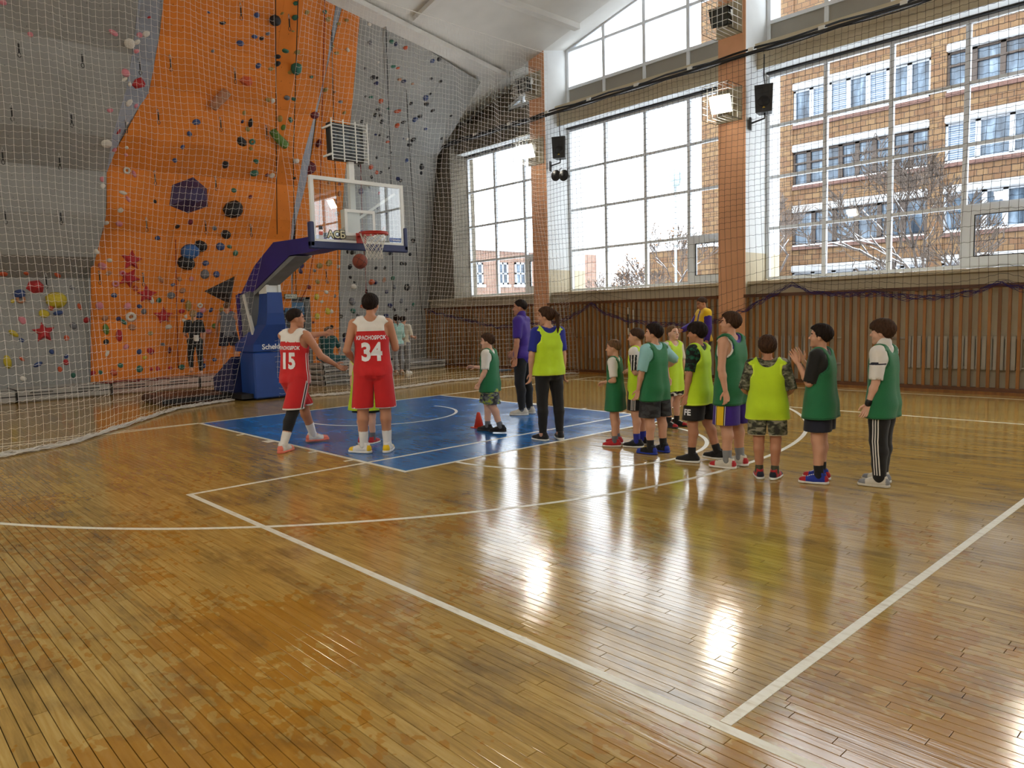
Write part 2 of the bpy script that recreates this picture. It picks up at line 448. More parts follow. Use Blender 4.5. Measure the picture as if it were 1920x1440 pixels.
def rib(pts, w=0.16, h=0.12):
    m = MB()
    for p, q in zip(pts, pts[1:]): m.obox(p, q, w, h)
    return m.build('ceiling_rib', m_ceil, ceiling)
for xx in (6.45, 2.2, -2.0, -6.2):
    rib([(xx, y, zceil(y) - 0.05) for y in (2.45, 2.2, 0, -3, -9.5, -16, -22, -27)])
for yy in (0.95, -3.5, -9.5): rib([(FX0, yy, zceil(yy) - 0.05), (PX, yy, zceil(yy) - 0.05)], 0.2, 0.14)
rib([(4.0, 2.35, zceil(2.35) - 0.08), (10.2, 3.62, zceil(3.62) - 0.08)], 0.5, 0.12)

# ---- the other walls (behind the climbing wall, behind the viewer, far side)
tag(MB().box(FX0 - 0.3, PX + 1.2, FY1, FY1 + 0.3, -0.1, 8.5).build('wall_front', m_dim), kind='structure')
tag(MB().box(FX0 - 0.3, PX + 1.2, FY0 - 0.3, FY0, -0.1, 8.5).build('wall_back', m_white), kind='structure')
wl = MB()
for (a, za), (b, zb) in zip(ZC, ZC[1:]):
    wl.prism([(FX0, a, -0.1), (FX0, b, -0.1), (FX0, b, zb + 0.1), (FX0, a, za + 0.1)], (-0.3, 0, 0))
tag(wl.build('wall_left', m_white), kind='structure')

# ---- window wall
PIL = [(2.18, 2.77), (-3.81, -3.15), (-9.80, -9.17), (-15.8, -15.15), (-21.8, -21.15)]
BAYS = [(8.4, 2.77), (2.18, -3.15), (-3.81, -9.17), (-9.80, -15.15), (-15.8, -21.15), (-21.8, -27.0)]
ww = MB()          # plaster body of the wall: sills, spandrel beams and end piece
for bi, (a, b) in enumerate(BAYS):
    ww.box(10.72, WX + 0.25, b, a, -0.1, 2.19)
    ww.box(10.98, WX + 0.25, b, a, 6.80, 7.28)
wall_right = tag(ww.build('wall_right', m_cream), kind='structure')
sp = MB()
for bi, (a, b) in enumerate(BAYS):
    sp.box(10.6, WX + 0.05, b, a, 2.15, 2.215)
sp.build('sill', m_cream, wall_right)
MB().box(10.70, WX + 0.25, 6.62, 8.4, 2.2, 8.0).build('shaded_plaster_face', m_dim, wall_right)  # end piece beside the far window, darkened in colour as if shaded
MB().box(10.96, 10.982, 2.77, 8.4, 6.8, 7.6).build('shaded_plaster_face', m_dim, wall_right)
mb = MB()
for y0 in np.arange(2.77, 8.3, 0.5):      # gable plaster over the far bay, shade put into its colour
    y1 = min(y0 + 0.5, 8.4)
    lo = lambda y: 7.28 if y > 4.55 else max(7.86, 7.95 + (4.4 - y) * 0.35)
    mb.prism([(WX + 0.02, y0, lo(y0)), (WX + 0.02, y1, lo(y1)), (WX + 0.02, y1, zceil(y1) + 0.3), (WX + 0.02, y0, zceil(y0) + 0.3)], (0.2, 0, 0))
mb.box(WX + 0.02, WX + 0.2, 2.77, 4.6, 7.28, 7.84)
mb.build('shaded_plaster_face', m_dim, wall_right)
for k, (a, b) in enumerate(PIL):
    t = empty('pillar', (0, 0, 0)); tag(t, kind='structure')
    zt = zceil((a + b) / 2) + 0.3
    MB().box(PX + 0.012, WX + 0.62, a, b, 0, 2.85).build('lower_shaft', m_cream, t)
    MB().box(PX + 0.012, WX + 0.62, a, b, 2.85, zt).build('shaft', m_white, t)
    MB().box(PX, PX + 0.012, a, b, 0, zt - 0.2).build('front_face', m_peach, t)

# glass: thin panes that let the light through and mirror the room weakly
n = NB('window_glass'); nt = n.nt
tr = n.n('BsdfTransparent', {0: (0.97, 0.99, 1.0, 1)}); gl = n.n('BsdfGlossy', {0: (1, 1, 1, 1), 'Roughness': 0.02})
fr = n.n('Fresnel', {0: 1.45}); gg = n.n('NewGeometry')
ms = n.n('MixShader', {0: n.math('MULTIPLY', fr.outputs[0], n.math('SUBTRACT', 1.0, gg.outputs['Backfacing'])), 1: tr.outputs[0], 2: gl.outputs[0]})
nt.links.new(ms.outputs[0], nt.nodes['Material Output'].inputs[0])
m_glass = n.m
def pane(parent, a, b, z0, z1, top=None, X=WX):
    """glass between y=a (far) and y=b (near); top(y) limits it above"""
    za, zb = (z1, z1) if top is None else (min(z1, top(a)), min(z1, top(b)))
    if max(za, zb) <= z0 + 0.05: return
    P = [(X, a, z0), (X, b, z0), (X, b, max(zb, z0)), (X, a, max(za, z0))]
    if za <= z0: 
        t = (z0 - za) / (zb - za); P = [(X, a + (b - a) * t, z0), (X, b, z0), (X, b, zb)]
    MB().prism(P, (0.008, 0, 0)).build('pane', m_glass, parent)
def bars(parent, name, segs, w=0.065, d=0.085, mat=None):
    for p, q in segs: MB().obox(p, q, d, w, up=(0, 0, 1)).build(name, mat or m_pvc, parent)
ROWS = [2.29, 3.40, 4.52, 5.63, 6.72]
COLS = [[6.62, 5.30, 3.98, 2.77], [2.13, 0.83, -0.49, -1.79, -3.15], [-3.86, -5.14, -6.45, -7.77, -9.17],
        [-9.85, -11.15, -12.5, -13.8, -15.15], [-15.85, -17.2, -18.5, -19.8, -21.15], [-21.85, -23.2, -24.5, -25.8, -26.9]]
for bi, C in enumerate(COLS):
    near_view = bi < 3
    t = tag(empty('window_%d' % (2 * bi + 1)), kind='structure')
    for i, y in enumerate(C):
        w_ = 0.075 if i in (0, len(C) - 1) else 0.085
        MB().box(WX - 0.03, WX + 0.06, y - w_ / 2, y + w_ / 2, ROWS[0], ROWS[-1]).build('mullion', m_pvc, t)
    for z in ROWS:
        MB().box(WX - 0.025, WX + 0.055, C[-1], C[0], z - 0.032, z + 0.032).build('transom', m_pvc, t)
    MB().box(WX - 0.12, WX, C[-1], C[0], ROWS[-1] + 0.03, ROWS[-1] + 0.09).build('blind_box', m_dark, t)
    MB().box(10.98, WX + 0.05, C[-1] - 0.03, C[0] + 0.05, 6.79, 6.802).build('reveal', m_white, t)
    for i in range(len(C) - 1):
        for j in range(4):
            pane(t, C[i], C[i + 1], ROWS[j], ROWS[j + 1])
    # opening sash in the last light of the bottom row
    a, b = C[-2] - 0.02, C[-1] + 0.02
    s = MB()
    for (y0, y1, z0, z1) in ((a, a - 0.17, ROWS[0], ROWS[1]), (b + 0.17, b, ROWS[0], ROWS[1]), (a - 0.17, b + 0.17, ROWS[0], ROWS[0] + 0.17), (a - 0.17, b + 0.17, ROWS[1] - 0.17, ROWS[1])):
        s.box(WX - 0.06, WX + 0.04, min(y0, y1), max(y0, y1), z0, z1)
    so = s.build('opening_sash', m_pvc, t)
    g = MB()
    for (y0, y1, z0, z1) in ((a - 0.17, a - 0.185, ROWS[0] + .17, ROWS[1] - .17), (b + 0.185, b + 0.17, ROWS[0] + .17, ROWS[1] - .17), (a - .17, b + .17, ROWS[0] + .17, ROWS[0] + 0.185), (a - .17, b + .17, ROWS[1] - 0.185, ROWS[1] - .17)):
        g.box(WX - 0.062, WX - 0.02, min(y0, y1), max(y0, y1), z0, z1)
    g.build('gasket', m_dark, so)
    MB().box(WX - 0.10, WX - 0.06, a - 0.75, a - 0.5, ROWS[1] - 0.1, ROWS[1] - 0.07).build('sash_handle', m_pvc, so)
    # gable light above
    top = (lambda y: 7.95 + (4.4 - y) * 0.35) if bi == 0 else (lambda y: zceil(y) + 0.2)
    t = tag(empty('window_%d' % (2 * bi + 2)), kind='structure')
    z0 = 7.86
    lev = [z0, 8.88, 9.95, 11.2]
    yA = C[0] if bi else 4.55
    for i, y in enumerate(C):
        if bi == 0 and y > 4.4: continue
        MB().box(WX - 0.03, WX + 0.06, y - 0.045, y + 0.045, 7.28, max(7.86, top(y))).build('mullion', m_pvc, t)
    MB().box(WX - 0.035, WX + 0.06, C[-1], yA, z0 - 0.04, z0 + 0.04).build('transom', m_pvc, t)
    for z in lev[1:-1]:
        ys = [y for y in np.linspace(C[0], C[-1], 60) if top(y) > z + 0.02]
        if ys: MB().box(WX - 0.025, WX + 0.055, min(ys), max(ys), z - 0.035, z + 0.035).build('transom', m_pvc, t)
    mb = MB(); ys = list(np.linspace(yA, C[-1], 6))
    for p, q in zip(ys, ys[1:]): mb.obox((WX + 0.01, p, max(z0, top(p))), (WX + 0.01, q, max(z0, top(q))), 0.09, 0.1)
    mb.build('sloping_head', m_pvc, t)
    if bi:
        MB().box(WX, WX + 0.05, C[-1], C[0], 7.28, z0).build('spandrel_panel', m_greypanel, t)
    for i in range(len(C) - 1):
        for j in range(3):
            pane(t, C[i], C[i + 1], lev[j], lev[j + 1], top)

# ---- slatted wainscot and its rails, bay by bay
slat_me = MB().box(-0.018, 0.018, -0.025, 0.025, 0.10, 1.86).mesh('slat', m_slat)
k = 0
for bi, (a, b) in enumerate(BAYS[:3]):
    t = tag(empty('wainscot', (0, 0, 0)), kind='structure')
    MB().box(10.43, 10.53, b, a, 1.86, 1.93).build('top_rail', m_rail, t)
    MB().box(10.44, 10.53, b, a, 0.05, 0.12).build('bottom_rail', m_rail, t)
    MB().box(10.40, 10.55, b, a, 0.0, 0.055).build('plinth', m_slat, t)
    y = a - 0.08
    while y > b + 0.04:
        link('slat', slat_me, t, loc=(10.47, y, 0)); y -= 0.148
# slat screen runs a little in front of the end wall too
t = tag(empty('wainscot', (0, 0, 0)), kind='structure')
for bi, (a, b) in enumerate(BAYS[3:5]):
    MB().box(10.43, 10.53, b, a, 0, 1.93).build('panel', m_rail, t)

# ================================================================== outside the windows
m_snow = M('snow', (236, 240, 246), 0.8, 0.04, 1.5, bump=0.4, bscale=3)
def brick(name, c0, c1, mortar, scale=1.0):
    n = NB(name); g = n.n('NewGeometry'); s_ = n.n('SeparateXYZ', {0: g.outputs['Position']})
    h = n.math('ADD', s_.outputs[0], s_.outputs[1])
    v = n.n('CombineXYZ', {0: h, 1: s_.outputs[2]})
    b = n.n('TexBrick', {'Vector': v.outputs[0], 'Color1': (*srgb(*c0), 1), 'Color2': (*srgb(*c1), 1), 'Mortar': (*srgb(*mortar), 1), 'Scale': scale, 'Mortar Size': 0.016, 'Brick Width': 0.42, 'Row Height': 0.25, 'Bias': 0.0})
    no = n.n('TexNoise', {'Vector': g.outputs['Position'], 'Scale': 1.2, 'Detail': 3.0})
    n.set(Base_Color=n.mix(n.math('MULTIPLY', no.outputs['Fac'], 0.35), b.outputs['Color'], srgb(*c1)), Roughness=0.85)
    return n.m
m_brick = brick('yellow_orange_brick', (112, 88, 58), (94, 66, 42), (46, 36, 28))
m_brick2 = brick('pale_house_brick', (140, 116, 100), (128, 98, 84), (120, 112, 106))
m_winw = M('white_balcony_frame', (158, 162, 168), 0.5, 0.03)
m_winb = M('brown_balcony_frame', (56, 44, 36), 0.6, 0.15)
m_lintel = M('snowy_concrete_lintel', (150, 150, 150), 0.8, 0.12, 3.0)
m_dkbrick = M('dark_brick_course', (92, 66, 58), 0.85, 0.2, 6)
n = NB('balcony_glass'); g = n.n('NewGeometry')
no = n.n('TexNoise', {'Vector': n.n('Mapping', {'Vector': g.outputs['Position'], 'Scale': (1, 1.6, 0.5)}).outputs[0], 'Scale': 1.4, 'Detail': 3.0})
n.set(Base_Color=n.ramp(no.outputs['Fac'], [(0.35, srgb(36, 46, 58)), (0.55, srgb(72, 88, 104)), (0.7, srgb(118, 134, 150))]), Roughness=0.12)
m_bglass = n.m
n = NB('balcony_blinds'); g = n.n('NewGeometry'); s_ = n.n('SeparateXYZ', {0: g.outputs['Position']})
w_ = n.n('TexWave', {'Vector': g.outputs['Position'], 'Scale': 3.4, 'Distortion': 0.2}, wave_type='BANDS', bands_direction='Z')
n.set(Base_Color=n.ramp(w_.outputs['Fac'], [(0.4, srgb(66, 86, 112)), (0.6, srgb(138, 148, 160))]), Roughness=0.3)
m_blind = n.m

gr = tag(MB().box(12.2, 140, -70, 120, -1.2, -0.6).build('ground', m_snow), kind='structure')
XB = 32.0
bld = tag(empty('apartment_building', (XB, 0, -0.6)), 'tall yellow brick apartment block with snowy glazed balconies', 'building')
def bpart(mb, name, mat, parent=bld):
    o = mb.build(name, mat, parent); 
    if parent is bld: o.location = (-XB, 0, 0.6)
    return o
LOG = [(5.7, -0.58), (-1.2, -7.4), (-8.1, -14.2)]
ZL = [15.35, 12.36, 9.37, 6.38, 3.39]
m_ = MB()
ys = [10.95] + [v for ab in LOG for v in ab] + [-26.0]
for i in range(0, len(ys), 2): m_.box(XB, XB + 9, ys[i + 1], ys[i], -0.6, 20)      # piers
for a, b in LOG:                                                                      # parapets between the floors
    zz = [20.0] + [z for zl in ZL for z in (zl, zl - 1.66)] + [-0.6]
    for i in range(0, len(zz), 2): m_.box(XB + 0.06, XB + 9, b, a, zz[i + 1], zz[i])
    m_.box(XB + 0.7, XB + 9, b, a, -0.6, 20)
bpart(m_, 'wall', m_brick)
for a, b in LOG:
    for zl in ZL:
        bpart(MB().box(XB - 0.12, XB + 0.3, b, a, zl, zl + 0.34, bev=0.05), 'lintel', m_lintel)
        bpart(MB().box(XB - 0.06, XB + 0.2, b, a, zl - 1.86, zl - 1.68), 'sill_course', m_dkbrick)
        bpart(MB().box(XB - 0.09, XB + 0.1, b + 0.05, a - 0.05, zl - 1.69, zl - 1.63, bev=0.02), 'sill_snow', m_snow)
def loggia(a, b, zl, n, fm, transom, blinds):
    h = 1.66; L = a - b
    for i in range(n):
        y0, y1 = a - L * i / n, a - L * (i + 1) / n
        w = MB()
        for (p, q, r, s) in ((y0, y0 - 0.1, zl - h, zl), (y1 + 0.1, y1, zl - h, zl), (y0, y1, zl - 0.09, zl), (y0, y1, zl - h, zl - h + 0.1)):
            w.box(XB + 0.1, XB + 0.22, min(p, q), max(p, q), r, s)
        if transom: w.box(XB + 0.08, XB + 0.2, y1, y0, zl - 0.62, zl - 0.53)
        f = bpart(w, 'balcony_window', fm)
        gl = MB().box(XB + 0.2, XB + 0.26, y1 + 0.04, y0 - 0.04, zl - h + 0.04, zl - 0.04).build('pane', m_blind if i in blinds else m_bglass, f)
loggia(*LOG[0], ZL[0], 6, m_winw, False, (1,)); loggia(*LOG[0], ZL[1], 7, m_winw, False, (1, 2, 4)); loggia(*LOG[0], ZL[2], 8, m_winb, True, ())
loggia(*LOG[0], ZL[3], 6, m_winb, False, ()); loggia(*LOG[0], ZL[4], 6, m_winw, False, ())
loggia(*LOG[1], ZL[0], 5, m_winw, False, ()); loggia(*LOG[1], ZL[1], 6, m_winb, True, ()); loggia(*LOG[1], ZL[2], 5, m_winw, False, (0,))
loggia(*LOG[1], ZL[3], 8, m_winw, False, ()); loggia(*LOG[1], ZL[4], 6, m_winw, False, ())
for z in ZL: loggia(*LOG[2], z, 5, m_winw, False, ())

# small brick house far behind the first bay
YH = 34.0
hs = tag(empty('brick_house', (28, YH, -0.6)), 'low pale brick house with snowy roof behind the far window', 'building')
hp = lambda px, py: onY(px, py, YH)
x0, zr = hp(868, 467)[0], hp(900, 469)[2]
x1 = hp(1012, 474)[0]
def hpart(mb, name, mat, parent=hs):
    o = mb.build(name, mat, parent)
    if parent is hs: o.location = (-28, -YH, 0.6)
    return o
hpart(MB().box(x0 - 4, x1 + 3, YH, YH + 8, -0.6, zr), 'wall', m_brick2)
hpart(MB().prism([(x0 - 4.3, YH - 0.4, zr), (x0 - 4.3, YH + 8.4, zr), (x0 - 4.3, YH + 4, zr + 2.6)], (x1 - x0 + 7.6, 0, 0)), 'roof', m_snow)
for (pa, pb) in ((883, 905), (931, 952), (964, 985)):
    a, b = hp(pa, 492), hp(pb, 534)
    w = MB()
    for (p, q, r, s) in ((a[0], a[0] + .16, b[2], a[2]), (b[0] - .16, b[0], b[2], a[2]), (a[0], b[0], a[2] - .16, a[2]), (a[0], b[0], b[2], b[2] + .16), ((a[0] + b[0]) / 2 - .07, (a[0] + b[0]) / 2 + .07, b[2], a[2]), (a[0], b[0], (a[2] + b[2]) / 2 - .07, (a[2] + b[2]) / 2 + .07)):
        w.box(p, q, YH - 0.12, YH - 0.02, r, s)
    f = hpart(w, 'window', m_winw)
    MB().box(a[0] + .05, b[0] - .05, YH - 0.05, YH - 0.01, b[2] + .05, a[2] - .05).build('pane', m_bglass, f)
    hpart(MB().box(a[0] - .15, b[0] + .15, YH - 0.3, YH, b[2] - .2, b[2], bev=0.05), 'sill', m_snow)
a, b = hp(880, 437), hp(890, 457)
dm = MB().box(a[0] - 0.2, b[0], YH + 1, YH + 3, b[2], a[2]).prism([(a[0] - 0.5, YH + 0.8, a[2]), (b[0] + 0.4, YH + 0.8, a[2]), ((a[0] + b[0]) / 2, YH + 0.8, a[2] + 0.8)], (0, 2.4, 0))
hpart(dm, 'dormer', M('grey_tin_dormer', (130, 140, 156), 0.6))
# chimney and low brick outbuilding in the middle bay
c0, c1 = onY(1099, 477, 26), onY(1118, 477, 26)
tag(MB().box(c0[0], c1[0], 26, 27, -0.6, c0[2]).build('brick_chimney', m_brick2), 'square brick chimney standing in the snow behind the middle window', 'chimney')
c0, c1 = onX(1216, 462, 26.0), onX(1300, 458, 26.0)
ob = tag(empty('brick_outbuilding', (26, c1[1], -0.6)), 'low brick outbuilding behind the branches of the bare tree', 'building')
o = MB().box(26, 30, c1[1] - 1, c0[1], -0.6, c0[2] - 0.3).build('wall', m_brick, ob); o.location = (-26, -c1[1], 0.6)
o = MB().box(25.8, 30.2, c1[1] - 1.2, c0[1] + 0.2, c0[2] - 0.3, c0[2], bev=0.1).build('roof', m_snow, ob); o.location = (-26, -c1[1], 0.6)

# bare trees with snow lying on the limbs
m_bark = M('bare_bark', (88, 78, 72), 0.9, 0.2, 4)
m_twig = M('brown_twig', (104, 92, 84), 0.9, 0.2, 4)
def make_tree(name, label, base, h, lean, seed, spread=0.75, depth=6, dead=0):
    R = random.Random(seed)
    wood_l, twig_l, snow_l, leaf = [], [], [], []
    def grow(p, d, L, r, lev):
        pts = [p]; q = p; dd = d
        for i in range(3):
            dd = (dd + Vector((R.uniform(-1, 1), R.uniform(-1, 1), R.uniform(-0.5, 0.9))) * 0.14).normalized()
            q = q + dd * L / 3; pts.append(q)
        (wood_l if r > 0.022 else twig_l).append((pts, r))
        if r > 0.018 and abs(dd.z) < 0.85: snow_l.append(([u + Vector((0, 0, r * 0.75)) for u in pts], max(r * 0.62, 0.014)))
        if lev <= 0:
            if dead and R.random() < dead: leaf.append(q)
            return
        for k in range(R.choice((2, 3, 3))):
            nd = (dd + Vector((R.uniform(-1, 1), R.uniform(-1, 1), R.uniform(-0.35, 0.75))) * spread).normalized()
            grow(pts[R.choice((2, 3, 3))], nd, L * R.uniform(0.62, 0.85), r * R.uniform(0.55, 0.72), lev - 1)
    grow(Vector((0, 0, 0)), Vector(lean).normalized(), h, h * 0.045, depth)
    t = tag(empty(name, base), label, 'tree')
    m1 = MB()
    for pts, r in wood_l: m1.tube(pts, [r, r * 0.9, r * 0.8, r * 0.7], 5, caps=False)
    m1.build('trunk', m_bark, t)
    V, F = threads([[tuple(u) for u in pts] for pts, r in twig_l], 0.011, 3)
    tag(link('twigs', np_mesh('twigs', V, F, m_twig), t), kind='stuff')
    m3 = MB()
    for pts, r in snow_l: m3.tube(pts, r, 4, caps=True)
    tag(m3.build('snow_cover', m_snow, t), kind='stuff')
    if leaf:
        m4 = MB()
        for q in leaf:
            a, b = Vector((R.uniform(-1, 1), R.uniform(-1, 1), R.uniform(-1, 1))) * 0.07, Vector((R.uniform(-1, 1), R.uniform(-1, 1), R.uniform(-1, 1))) * 0.05
            m4.add([q, q + a, q + a + b, q + b], [(0, 1, 2, 3)])
        tag(m4.build('withered_leaves', M('withered_leaf', (150, 110, 74), 0.8), t), kind='stuff')
    return t
make_tree('bare_tree', 'bare snow-laden tree in front of the brick apartment block', (18.0, -6.2, -0.6), 2.1, (0.0, 0.5, 0.9), 5, 0.95, 7)
make_tree('bare_tree', 'slender bare tree by the corner of the apartment block', (22.0, 1.4, -0.6), 2.2, (0, -0.1, 1), 11, 0.75, 7)
make_tree('bare_tree', 'bare tree with withered leaves behind the middle window', (21.5, 5.4, -0.6), 1.9, (0, 0.3, 1), 23, 0.8, 7, dead=0.5)
make_tree('bare_tree', 'low spreading bare tree beside the brick chimney', (22.0, 9.8, -0.6), 1.5, (0, 0.1, 1), 31, 0.8, 6, dead=0.25)
# street lamp seen above the sash of the middle window
p = onX(1266, 330, 20.0)
sl = tag(empty('street_lamp', (20, p[1], -0.6)), 'grey street lamp with a round white head outside the middle window', 'street lamp')
MB().tube([(0, 0, 0), (0, 0, p[2] + 0.4)], 0.05, 8).build('pole', M('galvanised_pole', (150, 156, 160), 0.5), sl)
MB().lathe([(0.02, -0.42), (0.16, -0.36), (0.24, -0.1), (0.22, 0.1), (0.12, 0.24), (0.02, 0.27)], (0, 0, p[2] + 0.6), 14).build('globe', M('lamp_globe', (160, 180, 186), 0.3), sl)

# ================================================================== climbing wall
def paint(name, c, dots=True):
    n = NB(name); g = n.n('NewGeometry'); s_ = n.n('SeparateXYZ', {0: g.outputs['Position']})
    no = n.n('TexNoise', {'Vector': g.outputs['Position'], 'Scale': 1.1, 'Detail': 5.0, 'Roughness': 0.6})
    fi = n.n('TexNoise', {'Vector': g.outputs['Position'], 'Scale': 90.0, 'Detail': 2.0})
    base = n.ramp(no.outputs['Fac'], [(0.3, tuple(x * 0.86 for x in srgb(*c))), (0.7, tuple(min(1, x * 1.08) for x in srgb(*c)))])
    # bolt holes: a staggered grid of small dark sockets
    zz = n.math('MULTIPLY', s_.outputs[2], 4.4)
    row = n.math('FLOOR', zz)
    xx = n.math('ADD', n.math('MULTIPLY', s_.outputs[0], 4.4), n.math('MULTIPLY', n.math('MODULO', row, 2.0), 0.5))
    dx = n.math('SUBTRACT', n.math('FRACT', xx), 0.5); dz = n.math('SUBTRACT', n.math('FRACT', zz), 0.5)
    r = n.math('SQRT', n.math('ADD', n.math('MULTIPLY', dx, dx), n.math('MULTIPLY', dz, dz)))
    hole = n.math('LESS_THAN', r, 0.045)
    col = n.mix(n.math('MULTIPLY', hole, 0.55), base, tuple(x * 0.25 for x in srgb(*c)))
    bp = n.n('Bump', {'Strength': 0.25, 'Distance': 0.004, 'Height': fi.outputs['Fac']})
    n.set(Base_Color=col, Roughness=0.8, Normal=bp.outputs[0]); return n.m
m_cgrey = paint('grey_sanded_panel', (152, 152, 148)); m_corange = paint('orange_sanded_panel', (228, 132, 44)); m_cblue = paint('bluish_grey_panel', (150, 156, 166))
def curve_x(cv, y):
    cv = sorted(cv, key=lambda q: q[1])
    if y <= cv[0][1]: return cv[0][0] + (cv[1][0] - cv[0][0]) * (y - cv[0][1]) / (cv[1][1] - cv[0][1])
    for (xa, ya), (xb, yb) in zip(cv, cv[1:]):
        if ya <= y <= yb: return xa + (xb - xa) * (y - ya) / (yb - ya)
    (xa, ya), (xb, yb) = cv[-2:]
    return xb + (xb - xa) * (y - yb) / (yb - ya)
def colpt(cv, Y, z):
    """the point of a measured wall edge at depth Y and height z"""
    lo, hi = -700.0, 900.0
    for _ in range(50):
        m = (lo + hi) / 2
        if onY(curve_x(cv, m), m, Y)[2] > z: lo = m
        else: hi = m
    return Vector(onY(curve_x(cv, m), m, Y))
C1 = [(170, 712), (170, 505), (185, 470), (200, 400), (200, 289), (205, 272), (228, 211), (244, 133), (254, 50), (260, 0), (268, -80)]
C2 = [(170, 712), (170, 505), (185, 470), (200, 400), (200, 299), (236, 250), (275, 192), (292, 111), (301, 56), (307, 0), (316, -80)]
C4 = [(548, 700), (545, 430), (562, 330), (575, 250), (590, 215), (607, 150), (618, 100), (632, 0), (640, -80)]
C5 = [(549, 700), (548, 440), (573, 350), (584, 290), (592, 215), (608, 150), (619, 100), (645, 0), (662, -80)]
C6 = [(635, 690), (634, 640), (638, 470), (644, 359), (657, 231), (663, 170), (676, 15), (682, -60)]
C7 = [(800, 672), (803, 640), (806, 520), (812, 400), (820, 290), (840, 262), (868, 215), (893, 165), (905, 150), (925, 120)]
L1 = [(.02, 8), (2.8, 8), (3.25, 7.3), (4.15, 6.9), (5.15, 6.75), (5.75, 5.9), (6.7, 5.2), (7.3, 4.9), (8.2, 3.6)]
L2 = [(.02, 8), (1.8, 8), (3.0, 7.6), (3.9, 7.4), (4.4, 7.05), (5.3, 6.8), (5.9, 6.1), (6.9, 5.5), (7.7, 4.5), (8.75, 2.3)]
L3 = [(.02, 8), (2.5, 8), (4.5, 7.6), (5.5, 7.3), (6.3, 6.8), (7.3, 5.6), (8.6, 2.62)]
L7 = [(.02, 8), (2.5, 7.95), (4.5, 7.6), (5.6, 7.4), (6.75, 7.0), (7.45, 5.6), (8.2, 4.0)]
cw = tag(empty('climbing_wall', (3, 8, 0)), 'tall overhanging grey and orange climbing wall dotted with coloured holds', 'climbing wall')
cw_quads = []
def cpanel(q, mat, thick=0.03, gap=0.004):
    c = sum(q, Vector()) / 4; n_ = (q[1] - q[0]).cross(q[3] - q[0]).normalized()
    if n_.y > 0: n_ = -n_
    qq = [p + (c - p).normalized() * gap for p in q]
    o = MB().prism(qq, -n_ * thick).build('panel', mat, cw); o.location = (-3, -8, 0)
    cw_quads.append([tuple(p) for p in q])
def section(A, B, mat, cols, thick=0.03):
    for i in range(len(A) - 1):
        for j in range(cols):
            f0, f1 = j / cols, (j + 1) / cols
            cpanel([A[i].lerp(B[i], f0), A[i].lerp(B[i], f1), A[i + 1].lerp(B[i + 1], f1), A[i + 1].lerp(B[i + 1], f0)], mat, thick)
A1 = [Vector((-6.8, Y, z)) for z, Y in L1]; B1 = [colpt(C1, Y, z) for z, Y in L1]
section(A1, B1, m_cgrey, 3)
A2 = [colpt(C2, Y, z) for z, Y in L2]; B2 = [colpt(C4, Y, z) for z, Y in L2]
section(A2, B2, m_corange, 3)
def lerpY(L, z):
    for (a, ya), (b, yb) in zip(L, L[1:]):
        if a <= z <= b: return ya + (yb - ya) * (z - a) / (b - a)
    return L[-1][1]
# flank between the grey overhang and the orange face
zs = [.02, 2.8, 3.25, 4.15, 5.15, 5.75, 6.7, 7.3, 7.7, 8.2]
A = [colpt(C1, lerpY(L1, z), z) for z in zs]; B = [colpt(C2, lerpY(L2, z) + 0.02, z) for z in zs]
section(A, B, m_cblue, 1, 0.02)
A3 = [colpt(C5, Y, z) for z, Y in L3]; A6 = [colpt(C6, Y, z) for z, Y in L3]; B7 = [colpt(C7, Y, z) for z, Y in L7]
section(A3, A6, m_corange, 1); section(A6, B7, m_cgrey, 3)
zs = [.02, 1.8, 2.5, 3.0, 3.9, 4.5, 5.3, 5.9, 6.9, 7.7, 8.6]
A = [colpt(C4, lerpY(L2, z), z) for z in zs]; B = [colpt(C5, lerpY(L3, z) + 0.02, z) for z in zs]
section(A, B, m_cblue, 1, 0.02)
bv, bf = [], []
for q in cw_quads: bf.append(tuple(range(len(bv), len(bv) + 4))); bv += q
WALL = BVHTree.FromPolygons(bv, bf)
def wall_at(px, py):
    d = Vector(ray(px, py)).normalized()
    loc, nor, idx, dist = WALL.ray_cast(Vector(CAM), d, 60)
    if loc is None: return None, None
    if nor.dot(d) > 0: nor = -nor
    return loc, nor

# ---- holds
HC = {'W': (214, 208, 196), 'P': (206, 128, 138), 'R': (176, 40, 44), 'B': (50, 70, 120), 'K': (26, 26, 30), 'G': (44, 104, 86), 'O': (150, 128, 62), 'U': (60, 50, 92), 'M': (104, 26, 40), 'T': (168, 118, 86),
      'S': (110, 112, 118), 'N': (26, 34, 82), 'Y': (196, 176, 46), 'E': (196, 86, 48), 'L': (84, 120, 44), 'C': (44, 92, 150)}
HM = {k: M('hold_resin_' + k, c, 0.6, 0.12, 12, bump=0.2, bscale=40) for k, c in HC.items()}
def blob(seed, flat=0.6, pits=0):
    R = random.Random(seed); bm = bmesh.new(); bmesh.ops.create_icosphere(bm, subdivisions=2, radius=0.5)
    ax = [Vector((R.uniform(-1, 1), R.uniform(-1, 1), R.uniform(-.2, 1))).normalized() for _ in range(4)]; am = [R.uniform(-0.35, 0.45) for _ in range(4)]
    for v in bm.verts:
        d = v.co.normalized(); f = 1 + sum(a * max(0, d.dot(x)) ** 2 for a, x in zip(am, ax))
        v.co *= f; v.co.z = max(v.co.z * flat * 2, -0.02)
    me = bpy.data.meshes.new('climbing_hold'); bm.to_mesh(me); bm.free()
    me.materials.append(HM['W']); me.polygons.foreach_set('use_smooth', [True] * len(me.polygons)); return me
HB = [blob(i, f) for i, f in enumerate((0.22, 0.32, 0.26, 0.42, 0.2))]
def m_edge():
    me = blob(9, 0.32).copy()
    for v in me.vertices: v.co.y *= 0.5
    return me
